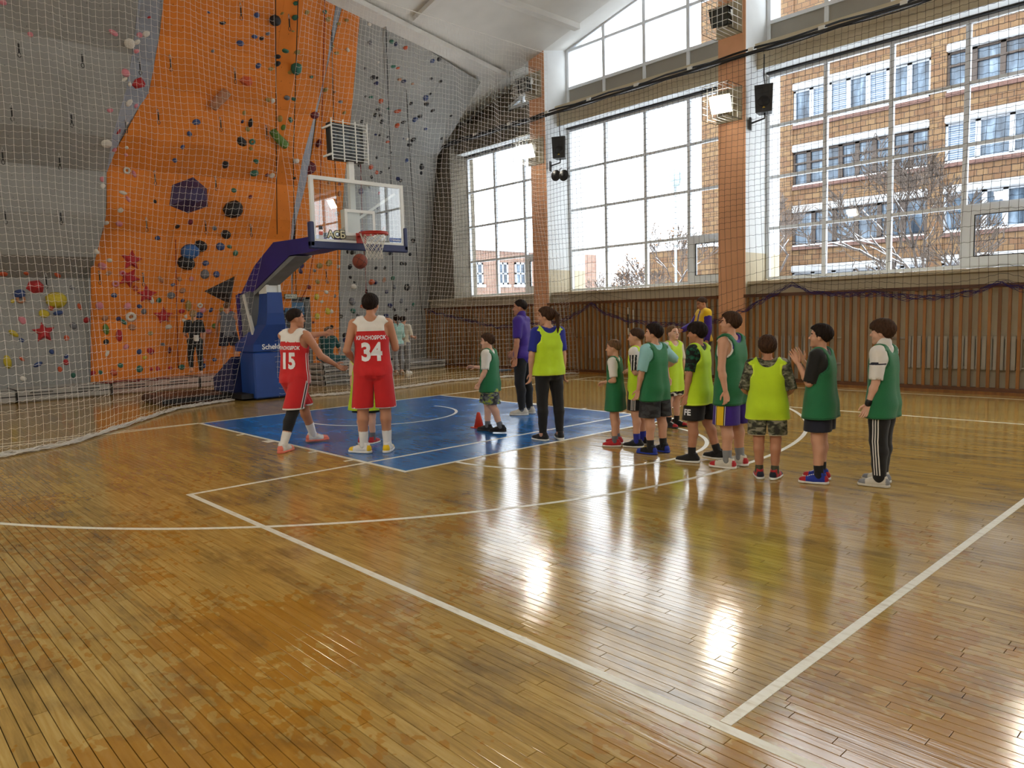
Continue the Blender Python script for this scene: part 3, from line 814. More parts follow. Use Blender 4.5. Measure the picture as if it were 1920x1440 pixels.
def m_ring():
    mb = MB(); mb.tube([(0.34 * math.cos(a), 0.34 * math.sin(a), 0.12) for a in np.linspace(0, 2 * math.pi, 14, endpoint=False)], 0.16, 6, closed=True); return mb.mesh('climbing_hold', HM['W'])
def m_star():
    pts = []; R = random.Random(4)
    for k in range(10):
        r = 0.62 if k % 2 == 0 else 0.30
        a = k * math.pi / 5 + R.uniform(-.12, .12); pts.append((r * math.cos(a), r * math.sin(a), 0))
    mb = MB(); n_ = len(pts)
    up_ = [(x * 0.55, y * 0.55, 0.2) for x, y, z in pts]
    mb.add(pts + up_, [(i, (i + 1) % n_, n_ + (i + 1) % n_, n_ + i) for i in range(n_)] + [tuple(range(n_, 2 * n_)), tuple(range(n_))[::-1]]); return mb.mesh('climbing_hold', HM['R'])
def m_vol(n_=6, h=0.4, seed=1):
    R = random.Random(seed); pts = [(0.55 * R.uniform(.8, 1.1) * math.cos(2 * math.pi * k / n_), 0.5 * R.uniform(.8, 1.1) * math.sin(2 * math.pi * k / n_), 0) for k in range(n_)]
    up_ = [(x * 0.42 + .08, y * 0.42 + .06, h) for x, y, z in pts]
    mb = MB(); mb.add(pts + up_, [(i, (i + 1) % n_, n_ + (i + 1) % n_, n_ + i) for i in range(n_)] + [tuple(range(n_, 2 * n_)), tuple(range(n_))[::-1]]); return mb.mesh('climbing_hold', HM['U'])
HE, HR, HS, HV = m_edge(), m_ring(), m_star(), m_vol()
m_half = blob(21, 0.4)
def hold(px, py, size, col, kind='b', spin=None, label=None):
    loc, nor = wall_at(px, py)
    if loc is None: return
    dist = (loc - Vector(CAM)).dot(Vector(_fw)); s = size * dist / CF
    me = {'b': random.choice(HB), 'e': HE, 'r': HR, 's': HS, 'v': HV, 'h': HB[3]}[kind]
    q = nor.to_track_quat('Z', 'Y').to_matrix().to_4x4() @ Matrix.Rotation(random.uniform(0, 6.28) if spin is None else spin, 4, 'Z')
    o = link('climbing_hold', me, cw)
    o.matrix_local = Matrix.Translation(loc - Vector((3, 8, 0))) @ q @ Matrix.Diagonal((s * 1.15, s * 1.15, s * 1.15, 1))
    o.material_slots[0].link = 'OBJECT'; o.material_slots[0].material = HM[col]
    if label: o['label'] = label
    return o
def holds(ox, oy, sc, text):
    for it in text.split():
        c, rest = it[0], it[1:]; k = 'b'
        if rest[0].isalpha(): k, rest = rest[0], rest[1:]
        u, v, s = map(float, rest.split(',')); hold(ox + u / sc, oy + v / sc, s / sc * 1.05, c, k)
holds(0, 0, 3.6, """W1015,15,40 W985,225,42 W880,295,62 W920,285,38 We840,535,34 W875,570,26 W870,690,48 W720,965,52 Wr855,1150,40 We830,1300,42 W695,1255,28 W810,1420,26 W850,830,30 W855,995,20
 P20,12,40 P205,228,30 Pe765,220,54 P945,235,34 P918,345,28 P845,487,40 P915,712,28 P740,745,30 Pe768,1010,44 P850,1043,20 Pe905,1175,40 Pe865,1345,38 P690,1207,28 R1005,110,32 R795,885,36
 K1500,155,32 B1410,85,18 B1625,290,42 S1435,345,20 B1330,825,42 B1280,905,28 B1235,990,28 B1180,1080,28 Ke1690,830,50 K1630,950,58 K1520,1115,48 K1048,1360,20 M1690,1330,22 N1635,822,20
 G1580,1283,28 O1650,760,26 O1670,870,26 O1695,1003,22 Kh1580,1410,100""")
holds(0, 380, 3.43, """E18,460,40 E170,458,30 Ee370,465,44 E330,678,28 Ee512,668,36 E428,872,28 Ee140,1005,30 R425,1028,28 E385,1075,28 B130,585,50 Be375,710,48 B138,882,25 B332,957,25 B428,990,22 Be243,1040,46 Tr132,622,46
 Yh370,625,90 Y280,712,46 Y80,632,20 Ye88,840,52 Ye47,1025,72 Rs282,835,92 P145,760,42 R560,755,32 S470,790,35 S460,545,22 W148,1130,30 G472,1108,25
 W770,48,28 W685,130,26 W620,312,30 W705,372,25 Wr840,732,54 W1196,730,20 We1190,762,38 We690,970,36 W1088,800,32 We975,628,42 P765,133,30 P660,410,40 Pr788,453,32 Pr742,520,36 E872,553,30 P640,668,38 P818,668,38 P1233,490,25 P810,928,28 P1305,690,30 P1340,828,30 P1305,1010,22
 Rs845,370,92 Rs830,485,95 Rs945,590,86 Rs1050,730,86 Rs1475,715,56 Re765,855,64 R970,957,36 R600,1095,28 R975,1070,20 R1015,1070,22 R1093,1063,20 R1170,695,30 T700,455,28 Te1035,493,40 T1155,492,25 T1178,565,28 T675,742,32 T853,803,32 E730,1090,35
 B1015,228,25 B735,597,28 S1105,598,36 B895,668,25 S925,702,28 B1110,528,22 B1320,390,30 B1413,280,40 B1392,457,32 S1315,465,44 B1355,692,25 B1278,722,34 S1050,913,22 B893,960,25 B1310,1048,25 B1380,1008,22
 M1225,122,28 K1142,155,25 S1380,165,25 Kh1455,205,50 Kh1295,280,62 Kh1190,385,80 K685,893,26 Me1090,948,36 U1175,628,20 U760,745,25 Ch1215,320,88
 G1478,285,25 G1515,322,28 G1020,630,25 Le680,815,58 Ge795,768,40 Oe1212,662,60 Wr1285,660,30 O968,842,25 Y932,998,22 G773,1045,25 G895,1073,32 G645,1090,22 G1170,1057,30 O1425,688,25 L1382,790,30""")
holds(300, 0, 4.114, """B745,118,40 B732,283,36 K780,297,28 B760,505,38 K910,438,36 K910,490,38 Kh890,158,76 M830,1350,25 G1045,25,32 G1040,135,40 G1270,88,30 G965,390,44 Gh1050,520,76 S978,752,36 G1030,762,32 G1008,928,35 Gr710,1092,42 G742,1247,38 Gh722,1335,50 G1170,592,22 S832,258,30 K1035,1375,20
 O1132,98,38 O1300,145,35 O1380,185,30 O1437,155,25 O1330,357,28 O1360,408,30 O1055,403,35 O853,530,30 O1003,557,30 O1275,690,38 T1350,708,22 O1420,870,25 O830,768,30 W870,780,35 O925,918,38 L953,985,35 W1052,1240,38 W865,1350,36 O940,105,25 O1025,240,20 S1395,785,30 We1450,382,38 W1215,880,25 M1190,885,50 Me1220,1105,62 M1155,1300,80""")
holds(540, 0, 4.114, """W655,50,32 W628,185,30 S630,325,30 G800,322,34 N832,342,36 E908,365,30 W698,478,18 G808,512,34 E850,525,24 S593,527,22 B1112,472,30 K1168,452,40 K1300,505,20 K655,600,36 N685,640,32 K690,598,22 N895,627,32 T862,612,25 T963,645,20 K1178,627,24 K1105,605,20 G640,748,28 K600,745,20 E715,775,34 K947,800,26 K1070,803,36 B1060,750,40 K1098,722,18 K690,845,26 G773,838,22 Ee845,855,48 K675,885,30 K712,892,22 B975,922,36 K1020,895,30 K1118,852,26 K570,935,22 K725,935,30 K888,942,34 E840,968,34 K1258,893,20 B1062,992,22 N672,1040,22 K705,1045,18 K770,1055,18 N885,1068,30 W920,1070,22 K962,1078,36 E770,1095,26 K935,1115,36 K1187,1068,22 K792,1180,18 B912,1238,26 K685,1215,20 K548,1275,22 E640,1287,32 K1030,1290,34 K1028,1332,20 K778,1300,18 E682,1328,24 K715,1332,22 N845,1380,30 Kr868,1392,24 Kr643,1365,24""")
holds(420, 300, 4.235, """U605,840,46 U607,878,36 O760,840,40 O838,818,40 W908,848,25 S720,880,22 O745,965,32 T820,965,28 M672,1010,30 W815,1048,28 Y738,1083,36 S880,1083,22 W775,1125,25 Y820,1200,42 W853,1202,26 Y738,1245,36 M710,1290,18 K855,1322,22 W685,762,28 K665,1400,20
 K985,728,26 K1020,735,34 K1318,742,28 K1475,750,20 K1500,640,30 Kr1408,822,26 Kr1437,825,22 K1000,850,34 K1210,857,25 K1275,857,25 K1005,930,22 K1035,970,18 N1205,972,28 T1270,955,32 E1168,970,40 G1340,940,28 W1028,1008,38 S1352,1008,28 Kr1450,1010,48 N1290,1048,25 K1130,1045,25 S1015,1120,46 S1410,1118,28 E1092,1160,22 G1022,1197,34 K1062,1232,20 N1320,1155,32 K1350,1190,25 K1445,1192,22 G1503,1150,22 K930,1240,25 K965,1393,34 N960,1430,34 N1290,1240,36
 U1087,245,42 T835,180,22 M915,190,22 S1160,215,22 R1230,265,20 T920,265,30 U1220,378,25 T895,430,30 S1070,488,25 N1285,430,22 T1268,545,28""")
# a few large features
hold(257, 155, 27, 'R', 'v', 0.6, 'bulky red hold near the top of the grey flank')
hold(67, 538, 26, 'R', 'v', 0.2, 'faceted red hold on the grey wall')
hold(356, 368, 66, 'U', 'v', 0.5, 'large faceted purple volume')
hold(462, 152, 22, 'E', 'v', 0.1)
def bigblobs(pts, r, col, label):
    """one elongated moulded hold: swelling body along a line on the wall"""
    P = []
    for px, py in pts:
        loc, nor = wall_at(px, py); P.append(loc + nor * r * 0.7)
    o = MB().tube([P[0]] + P + [P[-1]], [r * .3] + [r * f for f in (0.9, 1.0, 1.05, 1.0, 0.8)[:len(P)]] + [r * .2], 10).build('climbing_hold', HM[col], cw)
    o.location = (-3, -8, 0); o['label'] = label
bigblobs([(509, 244), (518, 256), (526, 264), (534, 271)], 0.105, 'L', 'long lumpy green hold')
bigblobs([(396, 201), (404, 190), (413, 180), (424, 168)], 0.11, 'T', 'brown log-shaped hold')
# dark triangular volume
loc, nor = wall_at(424, 548)
tri = [wall_at(383, 546)[0], wall_at(440, 518)[0], wall_at(432, 571)[0]]; ap = (tri[0] + tri[1] + tri[2]) / 3 + nor * 0.28
o = MB().add(tri + [ap], [(0, 1, 3), (1, 2, 3), (2, 0, 3), (0, 2, 1)]).build('climbing_hold', M('black_grip_volume', (44, 44, 46), 0.8, 0.2, 20, bump=0.5, bscale=40), cw); o.location = (-3, -8, 0); o['label'] = 'black triangular volume'

# ---- quickdraws
m_steel = M('bright_steel', (170, 170, 168), 0.3, 0.1, 20, metal=0.8)
qd = MB().tube([(0.022 * math.cos(a), 0, 0.03 * math.sin(a) - 0.03) for a in np.linspace(0, 6.28, 9)[:-1]], 0.006, 5, 0, True).mesh('carabiner', m_steel)
qs = MB().box(-0.014, 0.014, -0.005, 0.005, -0.23, -0.05).mesh('sling', m_dark)
qc = MB().tube([(0.028 * math.cos(a), 0, 0.045 * math.sin(a) - 0.27) for a in np.linspace(0, 6.28, 11)[:-1]], 0.007, 5, 0, True).mesh('carabiner', m_black)
QD = [(33, 75), (152, 96), (20, 195), (132, 208), (3, 276), (110, 288), (450, 5), (318, 103), (439, 128), (295, 205), (412, 220), (289, 320), (403, 331), (259, 110), (232, 220), (112, 394), (8, 392), (273, 408), (384, 414), (469, 420), (185, 508), (267, 512), (85, 512), (541, 27), (498, 235), (610, 505)]
for px, py in QD:
    loc, nor = wall_at(px, py)
    if loc is None: continue
    t = tag(empty('quickdraw', loc + nor * 0.045), 'small steel quickdraw hanging from a bolt on the climbing wall', 'quickdraw', 'quickdraws hanging on the climbing wall')
    MB().tube([(0, 0, 0), tuple(-nor * 0.06)], 0.014, 6).build('hanger', m_steel, t)
    for nm, me in (('carabiner', qd), ('sling', qs), ('hook', qc)): link(nm, me, t)

# ---- ropes hanging down the wall
m_rb = M('black_rope', (26, 24, 28), 0.8, 0.2, 30); m_rr = M('red_rope', (126, 24, 26), 0.8, 0.2, 30)
def rope(pts, mat, label, r=0.011, off=0.12):
    P = []
    for px, py in pts:
        loc, nor = wall_at(px, py)
        if loc is None: continue
        P.append(loc + Vector((0, -off, 0)))
    c = P[0]
    o = MB().tube([p - c for p in P], r, 5).build('climbing_rope', mat, loc=c)
    tag(o, label, 'rope', 'climbing ropes'); return o
rope([(512, 2), (513, 120), (514, 250), (515, 350), (516, 440)], m_rb, 'black rope hanging down the orange wall left of the backboard')
rope([(554, 2), (550, 150), (546, 300), (548, 420), (552, 560)], m_rb, 'thin black rope running past the grey flank to the door')
rope([(604, 2), (601, 150), (598, 300), (594, 450), (585, 470), (574, 535), (560, 565)], m_rr, 'dark red rope bending towards the door')
rope([(617, 60), (622, 250), (628, 420), (634, 620), (636, 688)], m_rb, 'black rope along the edge between orange and grey wall')
rope([(718, 46), (722, 150), (728, 300), (732, 470), (734, 620), (735, 660)], m_rb, 'black rope down the middle of the grey wall')
rope([(750, 56), (757, 170), (766, 320), (775, 450), (788, 600), (790, 670)], m_rb, 'black rope nearest the corner of the grey wall')
rope([(672, 300), (675, 420), (681, 500), (684, 590), (686, 660)], m_rr, 'red rope hanging behind the hoop')
rope([(326, 450), (328, 560), (331, 690)], m_rr, 'thin red rope beside the climbing woman')

# ---- door in the foot of the wall and its sign
p0, p1 = wall_at(532, 685)[0], wall_at(576, 561)[0]
YD = 7.97
dr = tag(empty('door_1', (p0.x, YD, 0.28)), kind='structure')
w_, h_ = p1.x - p0.x, p1.z - 0.28
MB().box(0, w_, -0.02, 0.02, 0, h_).build('leaf', M('dark_door', (58, 60, 62), 0.6), dr)
for b in ((-0.05, 0.05, -0.05, 0.03, 0, h_ + 0.06), (w_ - 0.12, w_ + 0.05, -0.05, 0.03, 0, h_ + 0.06), (-0.05, w_ + 0.05, -0.05, 0.03, h_, h_ + 0.06)): MB().box(*b).build('frame', M('grey_door_frame', (96, 96, 92), 0.6), dr)
MB().box(0.1, w_ - 0.15, -0.04, -0.015, h_ - 0.45, h_ - 0.1).build('pane', M('blue_door_glass', (52, 92, 124), 0.2), dr)
s0 = wall_at(544, 556)[0]
sg = tag(empty('exit_sign', s0 + Vector((0, -0.05, 0))), 'small framed exit sign over the door in the climbing wall', 'sign')
MB().box(-0.19, 0.19, -0.01, 0.02, -0.07, 0.07).build('frame', M('sign_frame', (60, 80, 70), 0.5), sg)
MB().box(-0.175, 0.175, -0.016, -0.008, -0.055, 0.055).build('board', M('sign_board', (206, 206, 190), 0.5), sg)
tm = text_mesh('ВЫХОД', 0.085, 0.002, 0.001); tm.materials.append(M('sign_ink', (30, 80, 60), 0.5))
o = link('lettering', tm, sg, loc=(0, -0.018, 0), rot=(math.pi / 2, 0, 0))

# ---- crash mats along the foot of the wall
m_mat = M('grey_mat_vinyl', (168, 166, 160), 0.5, 0.1, 3, bump=0.2, bscale=6); m_matd = M('mat_black_trim', (24, 22, 22), 0.6); m_matp = M('pinkish_mat_vinyl', (176, 150, 138), 0.55, 0.1, 3)
def crash_mat(x0, x1, y0, y1, z0, z1, label, mat=None, handles=2):
    t = tag(empty('crash_mat', ((x0 + x1) / 2, (y0 + y1) / 2, z0)), label, 'mat', 'crash mats under the climbing wall')
    a, b, h = (x1 - x0) / 2 - 0.006, (y1 - y0) / 2, z1 - z0
    MB().box(-a, a, -b, b, 0.004, h, bev=0.035).build('mat_body', mat or m_mat, t)
    for zz in (h * 0.52,): MB().box(-a, a, -b - 0.006, -b + 0.01, zz - 0.010, zz + 0.010).build('seam', m_matd, t)
    MB().box(-a, a, -b + 0.02, -b + 0.04, h - 0.004, h + 0.004).build('piping', m_matd, t)
    MB().box(-a, -a + 0.02, -b, b, h - 0.004, h + 0.004).build('piping', m_matd, t)
    MB().box(-a - 0.002, -a + 0.02, -b - 0.006, -b + 0.012, 0.02, h - 0.02).build('strap', m_matd, t)
    for k in range(handles):
        xx = -a + (k + 0.5) * 2 * a / handles; MB().box(xx - 0.22, xx + 0.22, -b - 0.016, -b - 0.004, h * 0.72, h * 0.78).build('handle', m_matd, t)
    return t
xs = [-7.3, -5.3, -3.3, -1.42, 0.62, 2.66]
tg = ['far left beyond the frame', 'at the very left of the picture', 'under the grey overhang', 'below the seam of grey and orange wall', 'under the red rope on the orange wall', 'behind the basketball stand']
for i in range(1, 6): crash_mat(xs[i - 1] + 1.9, xs[i] + 1.9, 6.85, 7.93, 0, 0.28, 'long grey crash mat ' + tg[i], m_matp if i in (4, 5) else None)
for i, (a, b, l) in enumerate(((4.9, 6.9, 'in front of the door'), (6.95, 8.7, 'under the left of the grey climbing wall'), (8.75, 10.35, 'in the corner by the slatted wall'))):
    crash_mat(a, b, 6.75 if i else 7.1, 7.93, 0, 0.27, 'grey crash mat ' + l)
# stack of four mats the seated climber sits on
sx0, sy0 = 4.55, 4.15
for k in range(4): crash_mat(sx0 - 0.02 * (k % 2), sx0 + 1.42, sy0 + 0.02 * (k % 2), sy0 + 1.0, k * 0.135, k * 0.135 + 0.132, 'thin pale mat, %s of the stack behind the red player' % ('lowest', 'second from the floor', 'third from the floor', 'topmost')[k], None, 2)
cr = tag(empty('equipment_crate', (6.25, 4.4, 0)), 'dark red mesh crate beside the stack of mats', 'crate')
m_cr = M('dark_red_plastic', (96, 22, 30), 0.5)
for b in ((-0.25, 0.25, -0.25, 0.25, 0.0, 0.03), (-0.25, 0.25, -0.25, -0.23, 0.03, 0.55), (-0.25, 0.25, 0.23, 0.25, 0.03, 0.55), (-0.25, -0.23, -0.25, 0.25, 0.03, 0.55), (0.23, 0.25, -0.25, 0.25, 0.03, 0.55)): MB().box(*b).build('side', m_cr, cr)
MB().box(-0.28, 0.28, -0.28, -0.23, 0.52, 0.58).box(-0.28, 0.28, 0.23, 0.28, 0.52, 0.58).box(-0.28, -0.23, -0.28, 0.28, 0.52, 0.58).box(0.23, 0.28, -0.28, 0.28, 0.52, 0.58).build('rim', M('black_crate_rim', (30, 16, 18), 0.5), cr)
# brown ramp mat left of the stand
bm_ = tag(empty('brown_mat', (1.36, 3.55, 0)), 'dark brown padded mat lying left of the basketball stand', 'mat')
MB().box(-0.95, 0.3, -0.45, 0.9, 0.006, 0.19, bev=0.06).build('mat_body', M('dark_brown_vinyl', (74, 44, 30), 0.5, 0.15, 3), bm_)
MB().box(-0.95, 0.3, -0.452, -0.44, 0.05, 0.14).build('edge_band', m_dark, bm_)
# red rope lying on the mats
R_ = random.Random(3); pts = [(0.2 + 0.12 * i + R_.uniform(-.1, .1), 7.0 + 0.35 * math.sin(i * 1.7) + R_.uniform(-.1, .1), 0.296) for i in range(14)]
o = MB().tube([(p[0] - 0.2, p[1] - 7, p[2] - 0.28) for p in pts], 0.012, 5).build('climbing_rope', m_rr, loc=(0.2, 7, 0.28)); tag(o, 'loose red rope lying across the long crash mat', 'rope', 'climbing ropes')

# ================================================================== basketball stand
m_blue = M('royal_blue_pad', (28, 66, 138), 0.45, 0.08, 3); m_navy = M('navy_pad', (24, 36, 84), 0.5, 0.08, 3); m_purp = M('deep_purple_blue_pad', (38, 26, 112), 0.45, 0.08, 3)
m_gcloth = M('grey_tarpaulin', (122, 124, 126), 0.7, 0.1, 4); m_orange = M('hoop_red_orange', (176, 44, 30), 0.4, 0.06); m_cord = M('white_cord', (226, 220, 206), 0.8, 0.05)
SXC = 2.45
st = tag(empty('basketball_stand', (SXC, 2.7, 0)), 'blue padded mobile basketball stand with glass backboard and orange rim', 'basketball stand')
def sp_(mb, name, mat, parent=st):
    o = mb.build(name, mat, parent)
    if parent is st: o.location = (-SXC, -2.7, 0)
    return o
# chassis and padding
sp_(MB().box(1.8, 3.1, 2.6, 4.4, 0.05, 0.14), 'chassis', m_dark)
for yy in (3.2, 4.2):
    for xx in (1.72, 3.12): sp_(MB().lathe([(0.05, 0), (0.06, 0.01), (0.06, 0.05), (0.05, 0.06)], (xx, yy, 0.062), 12, (1, 0, 0)), 'wheel', m_black)
sp_(MB().box(2.06, 3.0, 2.5, 3.2, 0.03, 1.0, bev=0.03), 'base_pad', m_blue)
def loft(rings):
    mb = MB(); n_ = len(rings[0]); vs = [p for r in rings for p in r]; fs = []
    for i in range(len(rings) - 1):
        for k in range(n_): fs.append((i * n_ + k, i * n_ + (k + 1) % n_, (i + 1) * n_ + (k + 1) % n_, (i + 1) * n_ + k))
    fs += [tuple(range(n_))[::-1], tuple((len(rings) - 1) * n_ + k for k in range(n_))]
    return mb.add(vs, fs)
rect = lambda x0, x1, y0, y1, z: [(x0, y0, z), (x1, y0, z), (x1, y1, z), (x0, y1, z)]
sh = sp_(loft([rect(2.06, 3.0, 2.5, 3.4, 1.01), rect(2.06, 3.0, 2.48, 3.4, 1.16), rect(2.28, 2.7, 2.3, 2.76, 1.56), rect(2.3, 2.66, 2.27, 2.68, 1.8), rect(2.32, 2.63, 2.25, 2.62, 2.22)]), 'column_pad', m_blue)
tm = text_mesh('Schelde', 0.15, 0.003, 0.002, 'LEFT'); tm.materials.append(M('white_print', (232, 234, 238), 0.5))
tm.materials[0] = MATS['white_print']
link('lettering', tm, sh, loc=(2.24, 2.472, 1.1), rot=(math.pi / 2, 0, 0))
sp_(MB().prism([(1.92, 3.22, 0.06), (1.92, 4.35, 0.06), (1.92, 4.35, 0.42), (1.92, 3.3, 0.9)], (1.14, 0, 0)), 'ballast_cover', m_navy)
# steel yoke and counter-struts
sp_(MB().box(2.31, 2.37, 2.27, 2.62, 2.2, 2.6).box(2.57, 2.63, 2.27, 2.62, 2.2, 2.6).box(2.37, 2.57, 2.3, 2.36, 2.2, 2.46), 'yoke', m_steelw)
for xx in (2.2, 2.62): sp_(MB().obox((xx, 2.7, 1.25), (xx, 3.1, 2.2), 0.06, 0.07), 'strut', m_steelw)
sp_(MB().prism([(2.2, 2.85, 1.1), (2.2, 3.28, 1.0), (2.2, 3.34, 2.2), (2.2, 2.9, 2.26)], (0.58, 0, 0)), 'back_cloth', m_gcloth)
sp_(MB().prism([(2.18, 3.28, 0.8), (2.18, 3.38, 0.8), (2.18, 3.5, 2.2), (2.18, 3.34, 2.24)], (0.60, 0, 0)), 'back_edge', m_purp)
# arm: padded box girder seen from the side
AR = [(-0.98, 2.94), (0.3, 2.87), (1.1, 2.87), (2.2, 2.48), (2.85, 2.24), (3.5, 2.18), (2.68, 2.78), (1.75, 3.18), (0.6, 3.15), (-0.98, 3.15)]
sp_(MB().prism([(2.27, y, z) for y, z in AR], (0.36, 0, 0)), 'arm_pad', m_purp)
sp_(MB().prism([(2.29, 1.15, 2.855), (2.29, 0.85, 2.85), (2.29, 2.2, 2.40), (2.29, 2.8, 2.18), (2.29, 2.86, 2.235), (2.29, 2.2, 2.47)], (0.32, 0, 0)), 'arm_underside', m_gcloth)
# board
BX0, BX1, BZ0, BZ1, BY = 1.54, 3.34, 2.88, 3.95, -1.2
n = NB('board_glass'); nt = n.nt
tr = n.n('BsdfTransparent', {0: (0.93, 0.95, 0.95, 1)}); gl = n.n('BsdfGlossy', {0: (1, 1, 1, 1), 'Roughness': 0.01})
fr = n.n('Fresnel', {0: 1.6}); gg = n.n('NewGeometry')
ms = n.n('MixShader', {0: n.math('MULTIPLY', n.math('MULTIPLY', fr.outputs[0], 1.6), n.math('SUBTRACT', 1.0, gg.outputs['Backfacing'])), 1: tr.outputs[0], 2: gl.outputs[0]})
nt.links.new(ms.outputs[0], nt.nodes['Material Output'].inputs[0]); m_bg = n.m
bd = sp_(MB().box(BX0 + 0.05, BX1 - 0.05, BY, BY + 0.012, BZ0 + 0.05, BZ1 - 0.05), 'backboard', m_bg)
fm = MB()
for b in ((BX0, BX1, BZ1 - 0.06, BZ1), (BX0, BX1, BZ0, BZ0 + 0.06), (BX0, BX0 + 0.06, BZ0 + 0.06, BZ1 - 0.06), (BX1 - 0.06, BX1, BZ0 + 0.06, BZ1 - 0.06)): fm.box(b[0], b[1], BY - 0.01, BY + 0.05, b[2], b[3])
fm.build('board_frame', m_steelw, bd)
rc = MB(); cx0, cx1, cz0, cz1 = 2.15, 2.74, 3.02, 3.46
for b in ((cx0, cx1, cz1 - 0.05, cz1), (cx0, cx1, cz0, cz0 + 0.05), (cx0, cx0 + 0.05, cz0 + .05, cz1 - .05), (cx1 - 0.05, cx1, cz0 + .05, cz1 - .05)): rc.box(b[0], b[1], BY - 0.003, BY - 0.0005, b[2], b[3])
rc.build('target_square', m_steelw, bd)
pd = MB().box(BX0 - 0.05, BX0 + 0.03, BY - 0.03, BY + 0.07, BZ0 - 0.07, BZ0 + 0.33, bev=0.015).box(BX1 - 0.03, BX1 + 0.05, BY - 0.03, BY + 0.07, BZ0 - 0.07, BZ0 + 0.33, bev=0.015).box(BX0 - 0.05, BX1 + 0.05, BY - 0.03, BY + 0.07, BZ0 - 0.10, BZ0 + 0.02, bev=0.015)
pd.build('edge_padding', m_navy, bd)
sp_(MB().obox((1.95, -1.1, 3.0), (3.2, -1.15, 3.8), 0.03, 0.04), 'brace', m_steelw)
sp_(MB().box(2.18, 2.46, -1.17, -1.02, 2.96, 3.46), 'hub', m_steelw)
sp_(MB().box(1.85, 2.6, -1.1, -0.95, 3.0, 3.06), 'spring_rod', m_black)
for (x, z, c, s) in ((1.66, 3.12, (30, 30, 34), 0.055), (1.66, 3.03, (200, 80, 60), 0.05), (1.66, 2.975, (210, 214, 220), 0.045)):
    MB().box(x, x + 0.07, BY - 0.004, BY - 0.001, z - 0.03, z + 0.03).build('sticker', M('sticker_%d' % c[0], c, 0.5), bd)
for txt, sz, x, z, mt, off, dy in (('ACБ', 0.165, 1.98, 3.02, M('sticker_outline', (36, 40, 30), 0.5), 0.016, 0.003), ('ACБ', 0.165, 1.98, 3.02, M('sticker_cream', (220, 214, 176), 0.5), 0.003, 0.006)):
    t_ = text_mesh(txt, sz, off, 0.0006); t_.materials.append(mt); t_.materials[0] = mt
    link('lettering', t_, bd, loc=(x, BY - dy, z), rot=(math.pi / 2, 0, 0))
MB().box(3.02, 3.26, BY - 0.004, BY - 0.001, 2.955, 3.025).build('sticker', M('sticker_blue', (60, 96, 170), 0.5), bd)
t_ = text_mesh('S Schelde', 0.055, 0.001, 0.0004); t_.materials.append(MATS['white_print']); t_.materials[0] = MATS['white_print']
link('lettering', t_, bd, loc=(3.14, BY - 0.006, 2.99), rot=(math.pi / 2, 0, 0))
# rim and net
RX, RY, RZ, RR = 2.44, -1.60, 3.04, 0.232
rim = sp_(MB().tube([(RX + RR * math.cos(a), RY + RR * math.sin(a), RZ) for a in np.linspace(0, 2 * math.pi, 36, endpoint=False)], 0.011, 8, 0, True), 'rim', m_orange)
MB().prism([(RX - 0.09, BY - 0.01, RZ + 0.01), (RX + 0.09, BY - 0.01, RZ + 0.01), (RX + 0.12, RY + 0.18, RZ + 0.005), (RX - 0.12, RY + 0.18, RZ + 0.005)], (0, 0, -0.035)).box(RX - 0.09, RX + 0.09, BY - 0.03, BY - 0.004, RZ - 0.14, RZ + 0.03).build('rim_bracket', m_orange, rim)
MB().tube([(RX + (RR - .004) * math.cos(a), RY + (RR - .004) * math.sin(a), RZ - 0.025) for a in np.linspace(math.pi * 1.02, math.pi * 1.98, 20)], 0.02, 6).build('rim_band', m_orange, rim)
lines = []; K = 12; lv = 8
def npnt(a, l):
    f = l / lv; r = RR * (1 - 0.45 * min(1, f * 1.4) ** 0.9 * (1 if f < 0.67 else 1)) + 0.02 * max(0, f - 0.6)
    return (RX + r * math.cos(a), RY + r * math.sin(a), RZ - 0.43 * f)
for k in range(K):
    for sg in (1, -1):
        lines.append([npnt(2 * math.pi * (k + sg * l * 0.5) / K, l) for l in np.linspace(0, lv, 25)])
V, F = threads(lines, 0.0052, 4)
link('hoop_net', np_mesh('hoop_net', V, F, m_cord), st, loc=(-SXC, -2.7, 0))
# shot clock on its post
sp_(MB().box(2.36, 2.46, -1.06, -0.98, 3.2, 4.34), 'clock_post', m_steelw)
ck = sp_(MB().box(2.02, 2.66, -1.08, -0.94, 4.28, 4.88, bev=0.01), 'shot_clock', m_black)
cg = MB()
for z in np.linspace(4.28, 4.88, 12): cg.box(2.0, 2.68, -1.17, -1.16, z - 0.005, z + 0.005)
for x in (2.0, 2.22, 2.45, 2.68): cg.box(x - 0.008, x + 0.008, -1.175, -1.16, 4.24, 4.92)
for x in (1.99, 2.67):
    for z in (4.34, 4.8): cg.box(x - 0.015, x + 0.015, -1.17, -0.9, z - 0.015, z + 0.015)
cg.build('wire_guard', m_steelw, ck)
MB().box(2.1, 2.58, -1.085, -1.078, 4.4, 4.78).build('display', M('dark_display', (24, 34, 36), 0.25), ck)

